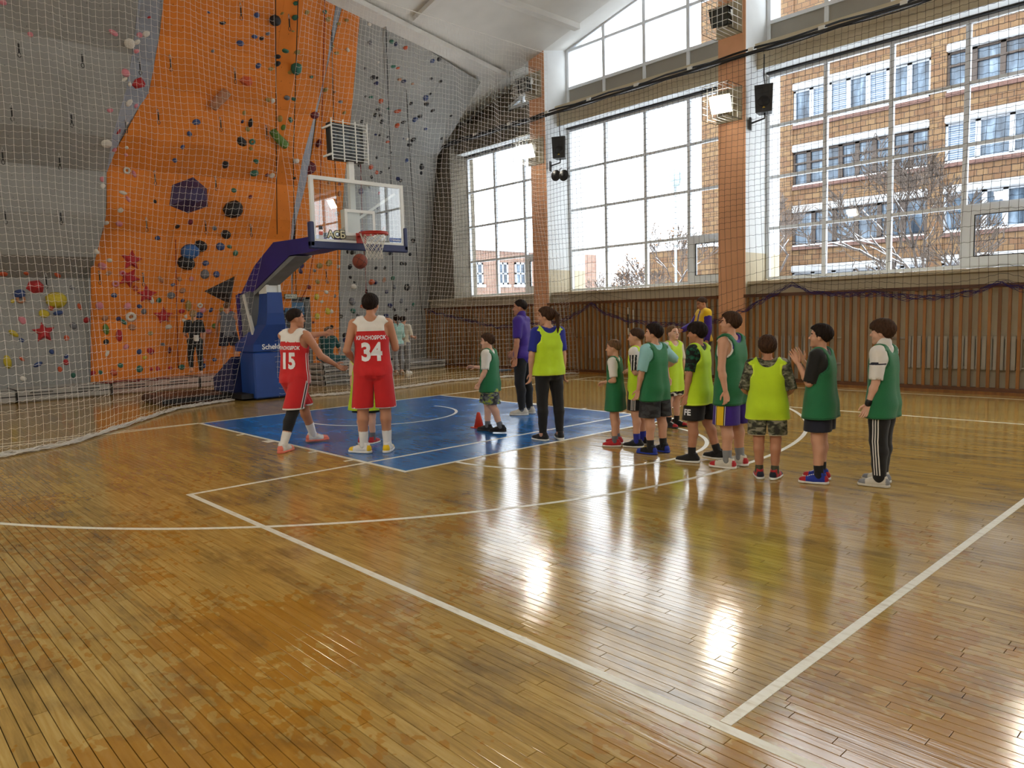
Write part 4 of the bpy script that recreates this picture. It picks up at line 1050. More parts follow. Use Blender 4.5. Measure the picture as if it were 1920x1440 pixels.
# ball in the air
bx = onY(675, 490, -1.75)
n = NB('basketball_rubber'); tc = n.n('TexCoord'); no = n.n('TexNoise', {'Vector': tc.outputs['Object'], 'Scale': 90.0})
n.set(Base_Color=n.ramp(no.outputs['Fac'], [(0.3, srgb(112, 48, 30)), (0.7, srgb(140, 64, 40))]), Roughness=0.6)
ball = empty('basketball', bx); tag(ball, 'worn orange-brown basketball in the air under the net', 'ball')
bm = bmesh.new(); bmesh.ops.create_uvsphere(bm, u_segments=28, v_segments=18, radius=0.121); me = bpy.data.meshes.new('shell'); bm.to_mesh(me); bm.free(); me.materials.append(n.m); me.polygons.foreach_set('use_smooth', [True] * len(me.polygons)); link('shell', me, ball)
sm_ = MB(); rr = 0.1205; cc = lambda f: [f(a) for a in np.linspace(0, 2 * math.pi, 32, endpoint=False)]
sm_.tube(cc(lambda a: (rr * math.cos(a), rr * math.sin(a), 0)), 0.003, 4, 0, True); sm_.tube(cc(lambda a: (rr * math.cos(a), 0, rr * math.sin(a))), 0.003, 4, 0, True)
for s in (-1, 1): sm_.tube(cc(lambda a: (s * (0.062 + 0.02 * math.cos(2 * a)), math.cos(a) * math.sqrt(rr ** 2 - (0.062 + 0.02 * math.cos(2 * a)) ** 2), math.sin(a) * math.sqrt(rr ** 2 - (0.062 + 0.02 * math.cos(2 * a)) ** 2))), 0.003, 4, 0, True)
sm_.build('seams', m_dark, ball); ball.rotation_euler = (0.5, 0.3, 0.9)

# training cone
cp = onZ(898, 802)
cn = tag(empty('training_cone', (cp[0], cp[1], 0)), 'small red-orange training cone by the boy in grey shorts', 'cone')
m_cone = M('cone_plastic', (206, 58, 30), 0.45, 0.05)
MB().box(-0.09, 0.09, -0.09, 0.09, 0.001, 0.014, bev=0.004).build('foot', m_cone, cn)
MB().lathe([(0.072, 0.012), (0.03, 0.2), (0.02, 0.225), (0.016, 0.228)], (0, 0, 0), 18).build('body', m_cone, cn)

# ================================================================== nets
def smooth(t): t = np.clip(t, 0, 1); return t * t * (3 - 2 * t)
m_wnet = M('white_net_cord', (226, 222, 214), 0.85, 0.05); m_bnet = M('black_net_cord', (24, 24, 32), 0.85, 0.1); m_vnet = M('violet_hem_cord', (42, 30, 96), 0.85, 0.15)
BYX = np.array([(-8, -1.2), (-2.9, -1.0), (-2.0, -0.6), (-0.8, 0.9), (0.4, 2.4), (1.7, 3.0), (3.0, 2.2), (4.5, 1.8), (7.0, 2.4), (8.5, 2.0), (10.4, 1.0)])
LE = [(513, 0), (517, 150), (524, 280), (515, 360), (505, 420), (478, 540), (462, 640), (445, 700), (432, 752)]
RE = [(570, 0), (552, 150), (528, 280), (538, 340), (547, 420), (535, 520), (515, 600), (508, 700), (512, 742)]
ZT = 8.55
def yn(X, z):
    b = np.interp(X, BYX[:, 0], BYX[:, 1])
    return b + (1.95 - b) * smooth(np.asarray(z) / 5.2) + 0.05 * np.sin(X * 5.3 + 1.2 * np.sin(z * 0.8)) + 0.03 * np.sin(X * 11.0 + z)
zl = np.linspace(ZT, 0.02, 40)
def edge_x(cv):
    out = []
    for z in zl:
        Y = 1.95
        for _ in range(3):
            p = colpt(cv, Y, z); Y = float(yn(p.x, z))
        out.append(p.x)
    return np.array(out)[::-1]
exl, exr = edge_x(LE), edge_x(RE); za = zl[::-1]
def curtain(name, label, xa, xb, n_u, zc=0.112):
    """cords hung between the side curves xa(z) and xb(z)"""
    lines = []
    zz = np.linspace(0.02, ZT, 60)
    for u in np.linspace(0, 1, n_u):
        X = xa(zz) + (xb(zz) - xa(zz)) * u
        lines.append(np.stack([X, yn(X, zz), zz], 1))
    nz = int(ZT / zc)
    uu = np.linspace(0, 1, n_u * 2 - 1)
    for k in range(1, nz + 1):
        z0 = k * ZT / nz
        X = xa(z0) + (xb(z0) - xa(z0)) * uu
        z = z0 - 0.018 * np.abs(np.sin(np.arange(len(uu)) * np.pi / 2)) + 0.05 * np.sin(X * 1.9 + z0) * (z0 / ZT)
        lines.append(np.stack([X, yn(X, z), np.maximum(z, 0.015)], 1))
    V, F = threads(lines, 0.0028, 3)
    o = link(name, np_mesh(name, V, F, m_wnet)); tag(o, label, 'net'); return o
f = lambda arr: (lambda z: np.interp(z, za, arr))
nl = curtain('safety_net', 'white safety net curtain in front of the left half of the climbing wall', lambda z: np.full_like(np.asarray(z, float), -6.9), f(exl), 88)
nr = curtain('safety_net', 'white safety net curtain drawn from behind the backboard to the window wall', f(exr), lambda z: np.full_like(np.asarray(z, float), 10.36), 72)
# hem bunched on the floor
def hem(xs_, parent, n_=26, rad=0.07):
    R = np.random.default_rng(5); lines = []
    for k in range(n_):
        X = np.linspace(xs_[0], xs_[1], 90); ph = R.uniform(0, 6.28, 3)
        Y = np.interp(X, BYX[:, 0], BYX[:, 1]) - 0.05 + rad * np.sin(X * R.uniform(5, 14) + ph[0]) + R.uniform(-0.05, 0.05)
        Z = 0.012 + np.abs(0.05 * np.sin(X * R.uniform(6, 16) + ph[1])) * R.uniform(0.2, 1.0)
        lines.append(np.stack([X, Y, Z], 1))
    V, F = threads(lines, 0.0042, 3); tag(link('bunched_hem', np_mesh('bunched_hem', V, F, m_wnet), parent), kind='stuff')
hem((-6.9, 1.75), nl); hem((2.9, 10.3), nr, 14, 0.05)
MB().tube([(x, 1.95, 8.56) for x in (-6.9, 10.36)], 0.008, 5).build('head_rope', m_wnet, nl)

# dark net in front of the windows, hung from the rail
HEM = [(8.2, 1.95), (6.0, 1.6), (4.2, 1.3)] + [tuple(onX(px, py, 10.36)[1:]) for px, py in ((1050, 602), (1085, 585), (1110, 568), (1135, 586), (1180, 600), (1240, 606), (1300, 606), (1350, 600), (1400, 578), (1450, 550), (1487, 531), (1520, 544), (1560, 550), (1640, 548), (1720, 556), (1790, 552), (1840, 540), (1882, 527), (1905, 535), (1960, 545))] + [(-10.6, 1.6)]
HEM = sorted(HEM); hy = np.array([h[0] for h in HEM]); hz = np.array([h[1] for h in HEM])
Y0_, Y1_ = -10.4, 7.6; XN = 10.36; ZR = 6.93
lines = []; ny = int((Y1_ - Y0_) / 0.135)
xf = lambda y, z: XN + 0.03 * np.sin(y * 4.1 + 0.7 * np.sin(z)) - 0.02
for y in np.linspace(Y0_, Y1_, ny):
    zb = np.interp(y, hy, hz); z = np.linspace(zb, ZR, 36); yy = y + 0.03 * np.sin(z * 1.3 + y)
    lines.append(np.stack([xf(yy, z), yy, z], 1))
ya = np.linspace(Y0_, Y1_, ny * 2)
nzc = 38
for k in range(1, nzc + 1):
    zb = np.interp(ya, hy, hz)
    flat = 2.3 + (ZR - 2.3) * (k / nzc); z = np.where(k / nzc > 0.25, flat, zb + (flat - zb) * smooth(k / nzc / 0.25))
    z = z - 0.014 * np.abs(np.sin(np.arange(len(ya)) * np.pi / 2)) + 0.02 * np.sin(ya * 1.7 + k * .3)
    lines.append(np.stack([xf(ya, z), ya, z], 1))
V, F = threads(lines, 0.0036, 3)
bn = tag(link('window_net', np_mesh('window_net', V, F, m_bnet)), 'black mesh net hanging in front of the tall windows', 'net')
R = np.random.default_rng(8); lines = []
yb = np.linspace(Y0_, Y1_, 420)
for k in range(8):
    ph = R.uniform(0, 6.28, 3)
    z = np.interp(yb, hy, hz) + 0.035 * np.sin(yb * R.uniform(6, 20) + ph[0]) - np.abs(0.10 * np.sin(yb * R.uniform(4, 9) + ph[1])) * R.uniform(0, 1)
    lines.append(np.stack([XN - 0.02 + 0.03 * np.sin(yb * 9 + ph[2]), yb, z], 1))
V, F = threads(lines, 0.0045, 3); tag(link('gathered_hem', np_mesh('gathered_hem', V, F, m_vnet), bn), kind='stuff')

# rail with its cables
rl = tag(empty('net_rail', (10.38, 0, 6.98)), 'dark steel rail with cables running along the top of the windows', 'rail')
MB().box(-0.03, 0.03, -11, 7.9, -0.03, 0.02).build('track', M('dark_rail', (34, 34, 36), 0.5), rl)
for dz, dx, r in ((0.06, 0.02, 0.014), (0.09, 0.04, 0.011), (-0.05, 0.0, 0.012)):
    MB().tube([(dx, y, dz - 0.02 * math.sin(i * 1.9)) for i, y in enumerate(np.linspace(-11, 7.9, 34))], r, 5).build('cable', m_dark, rl)
for y in np.arange(-10, 7.8, 1.5): MB().box(-0.02, 0.12, y - 0.06, y + 0.06, 0.02, 0.10).build('bracket', m_steelw, rl)
MB().box(10.9, 11.0, -9.2, 2.2, 7.24, 7.32).build('ledge', m_cream, wall_right)

# ================================================================== lamps, loudspeakers, radiators
def wire_cage(mb, x0, x1, y0, y1, z0, z1, nx=4, ny=5, nz=6, r=0.004):
    for y in np.linspace(y0, y1, ny): mb.obox((x0, y, z0), (x0, y, z1), r * 2, r * 2); mb.obox((x0, y, z0), (x1, y, z0), r * 2, r * 2); mb.obox((x0, y, z1), (x1, y, z1), r * 2, r * 2)
    for z in np.linspace(z0, z1, nz):
        mb.obox((x0, y0, z), (x0, y1, z), r * 2, r * 2)
        for y in (y0, y1): mb.obox((x0, y, z), (x1, y, z), r * 2, r * 2)
    for x in np.linspace(x0, x1, nx):
        for y in (y0, y1): mb.obox((x, y, z0), (x, y, z1), r * 2, r * 2)
m_house = M('grey_lamp_housing', (72, 74, 72), 0.5, 0.08); m_lens_off = M('unlit_lamp_glass', (58, 62, 62), 0.15)
def lens_on(w):
    n = NB('lit_lamp_glass_%d' % w)
    e = n.n('Emission', {0: (1.0, 0.92, 0.78, 1), 1: w / (math.pi * 0.42 * 0.34)}); n.nt.links.new(e.outputs[0], n.nt.nodes['Material Output'].inputs[0]); return n.m
m_lit = lens_on(LAMP_W); m_lit2 = lens_on(FILL_LAMP_W)
def flood(x, y, z, lit, label, face=-1, tilt=28, yawd=0, mlit=None, cage=True):
    t = tag(empty('flood_lamp', (x, y, z)), label, 'lamp', 'caged flood lamps')
    if face > 0: t.rotation_euler = (0, 0, math.pi)
    MB().box(-0.02, 0.0, -0.3, 0.3, -0.36, 0.34).build('back_plate', M('beige_back_plate', (176, 166, 140), 0.6), t)
    MB().box(-0.32, 0.0, -0.05, 0.05, 0.06, 0.12).box(-0.32, -0.24, -0.23, -0.2, -0.05, 0.12).box(-0.32, -0.24, 0.2, 0.23, -0.05, 0.12).box(-0.32, -0.26, -0.23, 0.23, 0.07, 0.12).build('bracket', m_steelw, t)
    h = empty('head', (-0.30, 0, 0)); h.parent = t; h.rotation_euler = (0, math.radians(-tilt), math.radians(yawd))
    # housing: shallow tapered box opening towards -X
    g = MB().add([(-0.10, -0.23, -0.19), (-0.10, 0.23, -0.19), (-0.10, 0.23, 0.19), (-0.10, -0.23, 0.19), (0.1, -0.13, -0.1), (0.1, 0.13, -0.1), (0.1, 0.13, 0.1), (0.1, -0.13, 0.1)],
                 [(0, 1, 5, 4), (1, 2, 6, 5), (2, 3, 7, 6), (3, 0, 4, 7), (4, 5, 6, 7)])
    g.build('housing', m_house, h)
    MB().box(-0.112, -0.10, -0.21, 0.21, -0.17, 0.17).build('lens', (mlit or m_lit) if lit else m_lens_off, h)
    if cage:
        c = MB(); wire_cage(c, -0.58, 0.0, -0.31, 0.31, -0.36, 0.34, 4, 6, 6); c.build('wire_cage', m_steelw, t)
    return t
for (y, z, on, lb) in ((2.6, 7.9, 0, 'unlit caged flood lamp high on the pillar nearest the climbing wall'), (2.55, 6.12, 1, 'lit caged flood lamp lower on the pillar nearest the climbing wall'),
                       (-3.42, 7.85, 0, 'unlit caged flood lamp high on the pillar by the brick building'), (-3.42, 6.05, 1, 'lit caged flood lamp lower on the pillar by the brick building')):
    flood(PX, y, z, on, lb, yawd=12)
for k, y in enumerate((-9.48, -15.48, -21.48)): flood(PX, y, 6.05, 1, 'lit flood lamp added out of view on the %s pillar behind the viewer' % ('first', 'second', 'third')[k], cage=False)  # unseen lamps added behind the viewer to bring up the room's brightness
for k, y in enumerate((2.5, -3.5, -9.5, -15.5, -21.5)): flood(FX0, y, 6.05, 1, 'lit flood lamp added out of view on the wall facing the windows, number %s from the climbing wall' % ('one', 'two', 'three', 'four', 'five')[k], face=1, mlit=m_lit2, cage=False, tilt=38)  # out of view, added to lift the light level of the hall

def loudspeaker(px, py, X, label, rz):
    p = onX(px, py, X)
    t = tag(empty('loudspeaker', p, rz), label, 'loudspeaker')
    MB().add([(-0.14, -0.17, -0.28), (0.14, -0.13, -0.28), (0.14, 0.13, -0.28), (-0.14, 0.17, -0.28), (-0.16, -0.19, 0.28), (0.14, -0.14, 0.28), (0.14, 0.14, 0.28), (-0.16, 0.19, 0.28)],
             [(0, 3, 2, 1), (4, 5, 6, 7), (0, 1, 5, 4), (1, 2, 6, 5), (2, 3, 7, 6), (3, 0, 4, 7)]).build('cabinet', m_black, t)
    MB().lathe([(0.12, 0), (0.11, 0.012), (0.03, 0.004)], (-0.146, 0, -0.06), 18, (-1, 0, 0.03)).build('woofer', M('speaker_grille', (24, 24, 26), 0.7), t)
    MB().prism([(-0.152, -0.03, -0.2), (-0.152, 0.03, -0.2), (-0.152, 0, -0.155)], (-0.004, 0, 0)).build('badge', M('yellow_badge', (196, 160, 40), 0.5), t)
    MB().tube([(0.0, 0, -0.28), (0.0, 0, -0.38), (0.13, 0.30, -0.42)], 0.02, 6).build('arm', m_black, t)
    MB().box(0.07, 0.19, 0.29, 0.33, -0.56, -0.30).build('wall_plate', m_black, t)
    MB().tube([(0.05, 0, 0.28), (0.08, 0.03, 0.5), (0.05, 0.02, 0.95)], 0.012, 5).build('cable', m_black, t)
loudspeaker(1434, 187, 10.62, 'black loudspeaker on a bracket beside the large brick-view window', 0.35)
loudspeaker(1050, 278, 10.62, 'black loudspeaker on a bracket beside the middle window', 0.5)
p = onX(1052, 330, 10.5)
for k, dy in enumerate((0.13, -0.16)):
    t = tag(empty('horn_speaker', (10.52, p[1] + dy, p[2] + 0.02 - 0.04 * k)), 'round black horn speaker, %s of the pair under the loudspeaker' % ('farther', 'nearer')[k], 'loudspeaker', 'pair of round horn speakers')
    MB().lathe([(0.145, -0.12), (0.15, -0.11), (0.12, -0.09), (0.06, 0.02), (0.05, 0.12), (0.02, 0.14)], (0, 0, 0), 20, (1, 0.2, 0)).build('horn', m_black, t)
    MB().lathe([(0.05, -0.15), (0.04, -0.16), (0.0, -0.162)], (0, 0, 0), 14, (1, 0.2, 0)).build('dome', m_dark, t)
    MB().tube([(0.05, 0, 0), (0.1, 0.02, 0.2), (0.2, 0.04, 0.25)], 0.012, 5).build('bracket', m_black, t)

m_rad = M('radiator_white', (206, 202, 190), 0.45, 0.04)
def radiator(y0, y1, label):
    n_ = int((y0 - y1) / 0.085); t = tag(empty('radiator', (10.62, (y0 + y1) / 2, 0)), label, 'radiator', 'white radiators behind the slats')
    fin = MB().box(-0.045, 0.045, -0.036, 0.036, 0.42, 1.02, bev=0.01).mesh('fin', m_rad)
    for k in range(n_): link('fin', fin, t, loc=(0, (y0 - y1) / 2 - 0.0425 - k * (y0 - y1) / n_, 0))
    MB().tube([(0, -(y0 - y1) / 2 - 0.3, 0.98), (0, (y0 - y1) / 2 + 0.5, 0.98)], 0.018, 6).tube([(0, -(y0 - y1) / 2 - 0.3, 0.46), (0, (y0 - y1) / 2, 0.46)], 0.018, 6).build('pipe', m_rad, t)
radiator(-7.1, -8.95, 'white radiator behind the slats at the right of the picture')
radiator(-4.3, -5.6, 'white radiator behind the slats beside the second pillar')
radiator(0.9, -0.6, 'white radiator behind the slats under the middle window')
# black and white antenna leaning on the slats
p = onX(1178, 612, 10.4)
for k, dy in enumerate((0.0, -0.16)):
    t = tag(empty('net_antenna', (10.395, p[1] + dy, 1.05)), 'thin %s rod standing upright against the slats' % ('black and white banded', 'plain white')[k], 'rod')
    if k == 0:
        for j in range(4): MB().tube([(0, 0, j * 0.17), (0, 0, j * 0.17 + 0.17)], 0.014, 6).build('band', (m_steelw, m_black, m_black, m_steelw)[j], t)
    else: MB().tube([(0, 0, 0.0), (0, 0, 0.62)], 0.012, 6).build('rod', m_steelw, t)
# yellow bundle and blue mat by the far corner
p = onZ(872, 688)
o = MB().tube([(0.16 * math.cos(a * 2.1) + 0.05 * a, 0.12 * math.sin(a * 3.3), 0.02 + 0.012 * math.sin(a * 5)) for a in np.linspace(0, 9, 60)], 0.014, 5).build('cord_bundle', M('yellow_cord', (180, 150, 40), 0.8), loc=(p[0] - 0.3, p[1], 0)); tag(o, 'loose bundle of yellow cord on the floor by the slatted wall', 'cord')
p = onZ(943, 694)
o = MB().box(-0.5, 0.5, -0.3, 0.3, 0.003, 0.03, bev=0.008).build('exercise_mat', M('pale_blue_foam', (92, 130, 176), 0.7), loc=(p[0], p[1], 0)); tag(o, 'small pale blue foam mat lying on the floor beyond the net', 'mat')

# ================================================================== people
V3 = lambda *a: np.array(a, float)
def unit(v): v = np.asarray(v, float); return v / (np.linalg.norm(v) + 1e-9)
class Field:
    """signed-distance grid that shapes are melted into; .mesh() skins it"""
    def __init__(s, lo, hi, h):
        s.lo = np.asarray(lo, float); s.h = h
        n_ = np.ceil((np.asarray(hi, float) - s.lo) / h).astype(int) + 1
        s.F = np.full(n_, 1.0, np.float32); s.ax = [s.lo[i] + h * np.arange(n_[i]) for i in range(3)]
    def _box(s, lo, hi):
        a = np.maximum(np.floor((lo - s.lo) / s.h).astype(int), 0); b = np.minimum(np.ceil((hi - s.lo) / s.h).astype(int) + 1, s.F.shape)
        if np.any(b <= a): return None
        return tuple(slice(a[i], b[i]) for i in range(3))
    def _pts(s, sl):
        return np.stack(np.meshgrid(*[s.ax[i][sl[i]] for i in range(3)], indexing='ij'), -1)
    def _merge(s, sl, d, k, sub):
        f = s.F[sl]
        if sub: d = -d; g = np.maximum(f, d); hh = np.maximum(k - np.abs(f - d), 0) / k; s.F[sl] = g + hh * hh * k / 4
        else: g = np.minimum(f, d); hh = np.maximum(k - np.abs(f - d), 0) / k; s.F[sl] = g - hh * hh * k / 4
    def cone(s, a, b, ra, rb, k=0.02, flat=None, q=1.0, sub=False):
        a, b = np.asarray(a, float), np.asarray(b, float); m = max(ra, rb) + k + 2 * s.h
        sl = s._box(np.minimum(a, b) - m, np.maximum(a, b) + m)
        if sl is None: return
        p = s._pts(sl) - a; ba = b - a
        if flat is not None:
            f = unit(flat); p = p + (p @ f)[..., None] * f * (1 / q - 1); ba = ba + (ba @ f) * f * (1 / q - 1)
        t = np.clip((p @ ba) / (ba @ ba + 1e-9), 0, 1)
        d = np.sqrt(((p - t[..., None] * ba) ** 2).sum(-1)) - (ra + (rb - ra) * t)
        s._merge(sl, d.astype(np.float32), k, sub)
    def ell(s, c, r, k=0.02, sub=False, R=None):
        c, r = np.asarray(c, float), np.asarray(r, float); m = r.max() + k + 2 * s.h
        sl = s._box(c - m, c + m)
        if sl is None: return
        p = s._pts(sl) - c
        if R is not None: p = p @ R
        d = (np.sqrt(((p / r) ** 2).sum(-1)) - 1) * r.min()
        s._merge(sl, d.astype(np.float32), k, sub)
    def plane(s, c, n_):
        """keep the side opposite to n_"""
        n_ = unit(n_); g = s._pts(tuple(slice(0, k) for k in s.F.shape))
        s.F = np.maximum(s.F, ((g - np.asarray(c)) @ n_).astype(np.float32))
    def cutfn(s, fn):
        g = s._pts(tuple(slice(0, k) for k in s.F.shape)); s.F = np.maximum(s.F, fn(g).astype(np.float32))
    def mesh(s):
        F = s.F; F[0] = F[-1] = 1; F[:, 0] = F[:, -1] = 1; F[:, :, 0] = F[:, :, -1] = 1
        S = F < 0; nx, ny, nz = F.shape
        c = np.zeros((nx - 1, ny - 1, nz - 1), np.int8)
        cs = [(i, j, k) for i in (0, 1) for j in (0, 1) for k in (0, 1)]
        for i, j, k in cs: c += S[i:nx - 1 + i, j:ny - 1 + j, k:nz - 1 + k]
        act = (c > 0) & (c < 8); ijk = np.argwhere(act)
        idx = np.full(act.shape, -1, np.int32); idx[act] = np.arange(len(ijk))
        sm, cnt = np.zeros((len(ijk), 3)), np.zeros(len(ijk))
        fv = {q: F[ijk[:, 0] + q[0], ijk[:, 1] + q[1], ijk[:, 2] + q[2]] for q in cs}
        for q in cs:
            for ax in range(3):
                if q[ax]: continue
                r = list(q); r[ax] = 1; r = tuple(r); fa, fb = fv[q], fv[r]; x = (fa < 0) != (fb < 0)
                t = np.where(x, fa / (fa - fb + 1e-12), 0); P = np.tile(np.array(q, float), (len(ijk), 1)); P[:, ax] += t
                sm += P * x[:, None]; cnt += x
        V = s.lo + s.h * (ijk + sm / np.maximum(cnt, 1)[:, None])
        Q = []
        for ax in range(3):
            a, b = (ax + 1) % 3, (ax + 2) % 3
            s0 = [slice(None)] * 3; s1 = [slice(None)] * 3; s0[ax] = slice(0, -1); s1[ax] = slice(1, None)
            d = S[tuple(s0)] != S[tuple(s1)]; e = np.argwhere(d)
            e = e[(e[:, a] > 0) & (e[:, b] > 0)]; e = e[(e[:, a] < act.shape[a]) & (e[:, b] < act.shape[b])]
            def cell(da, db):
                g = e.copy(); g[:, a] += da; g[:, b] += db; return idx[g[:, 0], g[:, 1], g[:, 2]]
            q = np.stack([cell(-1, -1), cell(0, -1), cell(0, 0), cell(-1, 0)], 1)
            fl = ~S[e[:, 0], e[:, 1], e[:, 2]]; q[fl] = q[fl][:, ::-1]; Q.append(q)
        Q = np.concatenate(Q); Q = Q[(Q >= 0).all(1)]
        return V, Q

# ---- templates: head, hair, hands, shoes (unit size)
def head_template():
    f = Field((-.48, -.6, -.35), (.48, .62, 1.08), 0.022)
    f.ell((0, -.06, .63), (.325, .415, .37), .03)
    f.ell((0, .10, .40), (.245, .27, .33), .12)
    f.ell((0, .13, .19), (.19, .2, .16), .10)
    f.ell((0, .27, .075), (.10, .09, .075), .06)
    f.cone((-.13, .30, .575), (.13, .30, .575), .045, .045, .06)
    f.cone((0, .345, .50), (0, .425, .37), .026, .045, .035); f.ell((0, .40, .355), (.062, .05, .038), .03)
    f.cone((-.075, .325, .225), (.075, .325, .225), .028, .028, .03); f.cone((-.06, .325, .185), (.06, .325, .185), .028, .028, .025)
    for s in (-1, 1):
        f.ell((s * .13, .40, .49), (.075, .07, .05), .05, sub=True)
        f.ell((s * .13, .305, .488), (.06, .055, .05), .02)
        f.ell((s * .175, .21, .34), (.1, .1, .1), .08)
        f.ell((s * .325, -.03, .435), (.035, .085, .125), .02, R=np.array([[1, s * .35, 0], [-s * .35, 1, 0], [0, 0, 1.0]]))
    f.cone((0, -.10, .22), (0, -.15, -.33), .185, .20, .06)
    V, Q = f.mesh(); C = V[Q].mean(1)
    mi = np.zeros(len(Q), int)
    for s in (-1, 1):
        d = np.linalg.norm((C - V3(s * .13, .352, .488)) * V3(1, .6, 1.5), axis=1); mi[(d < .052) & (C[:, 1] > .3)] = 2; mi[(d < .038) & (C[:, 1] > .3)] = 1
        mi[(np.abs(C[:, 0] - s * .135) < .085) & (np.abs(C[:, 2] - .582) < .022) & (C[:, 1] > .27)] = 3
    mi[(np.abs(C[:, 0]) < .085) & (np.abs(C[:, 2] - .205) < .04) & (C[:, 1] > .32)] = 4
    return V, Q, mi
HEAD = head_template()
def hair_template(style):
    f = Field((-.6, -.85, -.45), (.6, .7, 1.25), 0.029)
    t = {'crop': .028, 'short': .05, 'bowl': .075, 'long': .05}[style]
    f.ell((0, -.06, .63), (.325 + t, .415 + t, .37 + t), .03)
    if style != 'crop': f.ell((0, .02, .78), (.28 + t, .34 + t, .2 + t), .06)
    if style == 'bowl': f.ell((0, .0, .70), (.36, .44, .32), .05)
    yy = [-.6, -.3, -.14, -.05, .06, .16, .28, .5]
    zz = {'crop': [.34, .36, .52, .56, .56, .62, .80, .86], 'short': [.22, .24, .40, .50, .44, .62, .76, .80], 'bowl': [.14, .17, .32, .48, .46, .54, .62, .64], 'long': [.05, .1, .36, .5, .44, .62, .78, .82]}[style]
    f.cutfn(lambda g: np.interp(g[..., 1], yy, zz) - g[..., 2] + 0.02 * np.sin(g[..., 0] * 38) * (g[..., 1] > .1))
    if style == 'long':
        f.ell((0, -.47, .74), (.07, .07, .07), .03)
        f.cone((0, -.5, .78), (0, -.66, .56), .085, .13, .04); f.cone((0, -.66, .56), (0, -.70, -.1), .13, .09, .04); f.cone((0, -.70, -.1), (0, -.68, -.42), .09, .03, .02)
    V, Q = f.mesh()
    # locks: ridges combed over the head
    ph = np.arctan2(V[:, 0], -(V[:, 1] + .1)); a = .011 if style == 'crop' else .022
    r = np.sin(ph * 17 + V[:, 2] * 9 + 2.2 * np.sin(V[:, 2] * 14 + ph * 3)) * .6 + np.sin(ph * 31 - V[:, 2] * 21) * .4
    return V + (V - V3(0, -.06, .55)) / np.linalg.norm(V - V3(0, -.06, .55), axis=1)[:, None] * (a * r)[:, None], Q
HAIR = {k: hair_template(k) for k in ('crop', 'short', 'bowl', 'long')}
def hand_template(pose):
    f = Field((-.2, -.62, -.42), (1.15, .3, .62), 0.029)
    f.cone((-.12, 0, 0), (.08, 0, 0), .125, .12, .05, (0, 1, 0), .75)
    for z in (-.12, 0, .12): f.cone((.08, 0, z * .8), (.42, -.01, z * 1.15), .085, .08, .05, (0, 1, 0), .7)
    for i, (z, L) in enumerate(((.165, .44), (.06, .49), (-.05, .46), (-.155, .36))):
        c = {'relax': (18 + 5 * i, 28, 22), 'point': (0, 4, 4) if i == 0 else (70, 85, 60), 'fist': (72, 85, 60), 'flat': (3, 6, 5)}[pose]
        p = V3(.46, -.01, z); a = 0.0; fan = (.10, .03, -.04, -.12)[i]
        for j, (fr, r) in enumerate(((.45, .052), (.3, .046), (.25, .04))):
            a += math.radians(c[j]); d = unit(V3(math.cos(a), -math.sin(a), fan * math.cos(a))); q = p + d * L * fr
            f.cone(p, q, r, r * .93, .012); p = q
    if pose in ('point', 'fist'): T = [V3(.08, -.03, .15), V3(.3, -.17, .22), V3(.46, -.26, .08)]
    else: T = [V3(.08, -.03, .14), V3(.27, -.09, .30), V3(.46, -.14, .35)]
    f.cone(T[0], T[1], .07, .058, .03); f.cone(T[1], T[2], .055, .042, .01)
    return f.mesh()
HANDS = {k: hand_template(k) for k in ('relax', 'point', 'fist', 'flat')}
def shoe_templates():
    f = Field((-.25, -.5, -.06), (.25, .85, .62), 0.025)
    f.cone((0, -.17, .16), (0, .16, .16), .14, .145, .05); f.cone((0, .16, .15), (.0, .53, .10), .145, .115, .06)
    f.cone((0, -.12, .18), (0, -.10, .36), .135, .125, .05); f.cone((0, .0, .30), (0, .28, .22), .07, .06, .06)
    f.plane((0, 0, .055), (0, 0, -1)); f.plane((0, -.12, .40), (0, -.35, 1)); f.cone((0, -.10, .55), (0, -.10, .36), .09, .085, .01, sub=True)
    U = f.mesh(); C = U[0][U[1]].mean(1); mi = np.zeros(len(C), int)
    mi[C[:, 1] > .42] = 1; mi[(C[:, 1] < -.2) & (C[:, 2] < .3)] = 1
    s_ = np.zeros(len(C), bool) & (np.abs(C[:, 0]) > .1) & (np.abs((C[:, 2] - .12) - (C[:, 1] + .12) * .35) < .035) & (C[:, 1] > -.15) & (C[:, 1] < .33); mi[s_] = 2
    lc = (np.abs(C[:, 0]) < .06) & (C[:, 1] > .05) & (C[:, 1] < .36) & (C[:, 2] > .2) & ((C[:, 1] * 18 % 1) < .5); mi[lc] = 2
    g = Field((-.3, -.5, -.06), (.3, .9, .3), 0.025)
    g.cone((0, -.17, .06), (.01, .14, .06), .155, .14, .03); g.cone((.01, .14, .06), (.0, .54, .06), .15, .13, .05)
    g.plane((0, 0, .005), (0, 0, -1)); g.cutfn(lambda p: p[..., 2] - (.085 + .05 * np.maximum(0, -p[..., 1]) + .04 * np.maximum(0, p[..., 1] - .4)))
    S = g.mesh()
    return np_mesh('shoe', U[0], U[1], [m_black] * 3, mi), np_mesh('sole', S[0], S[1], [m_steelw])
SHOE, SOLE = shoe_templates()

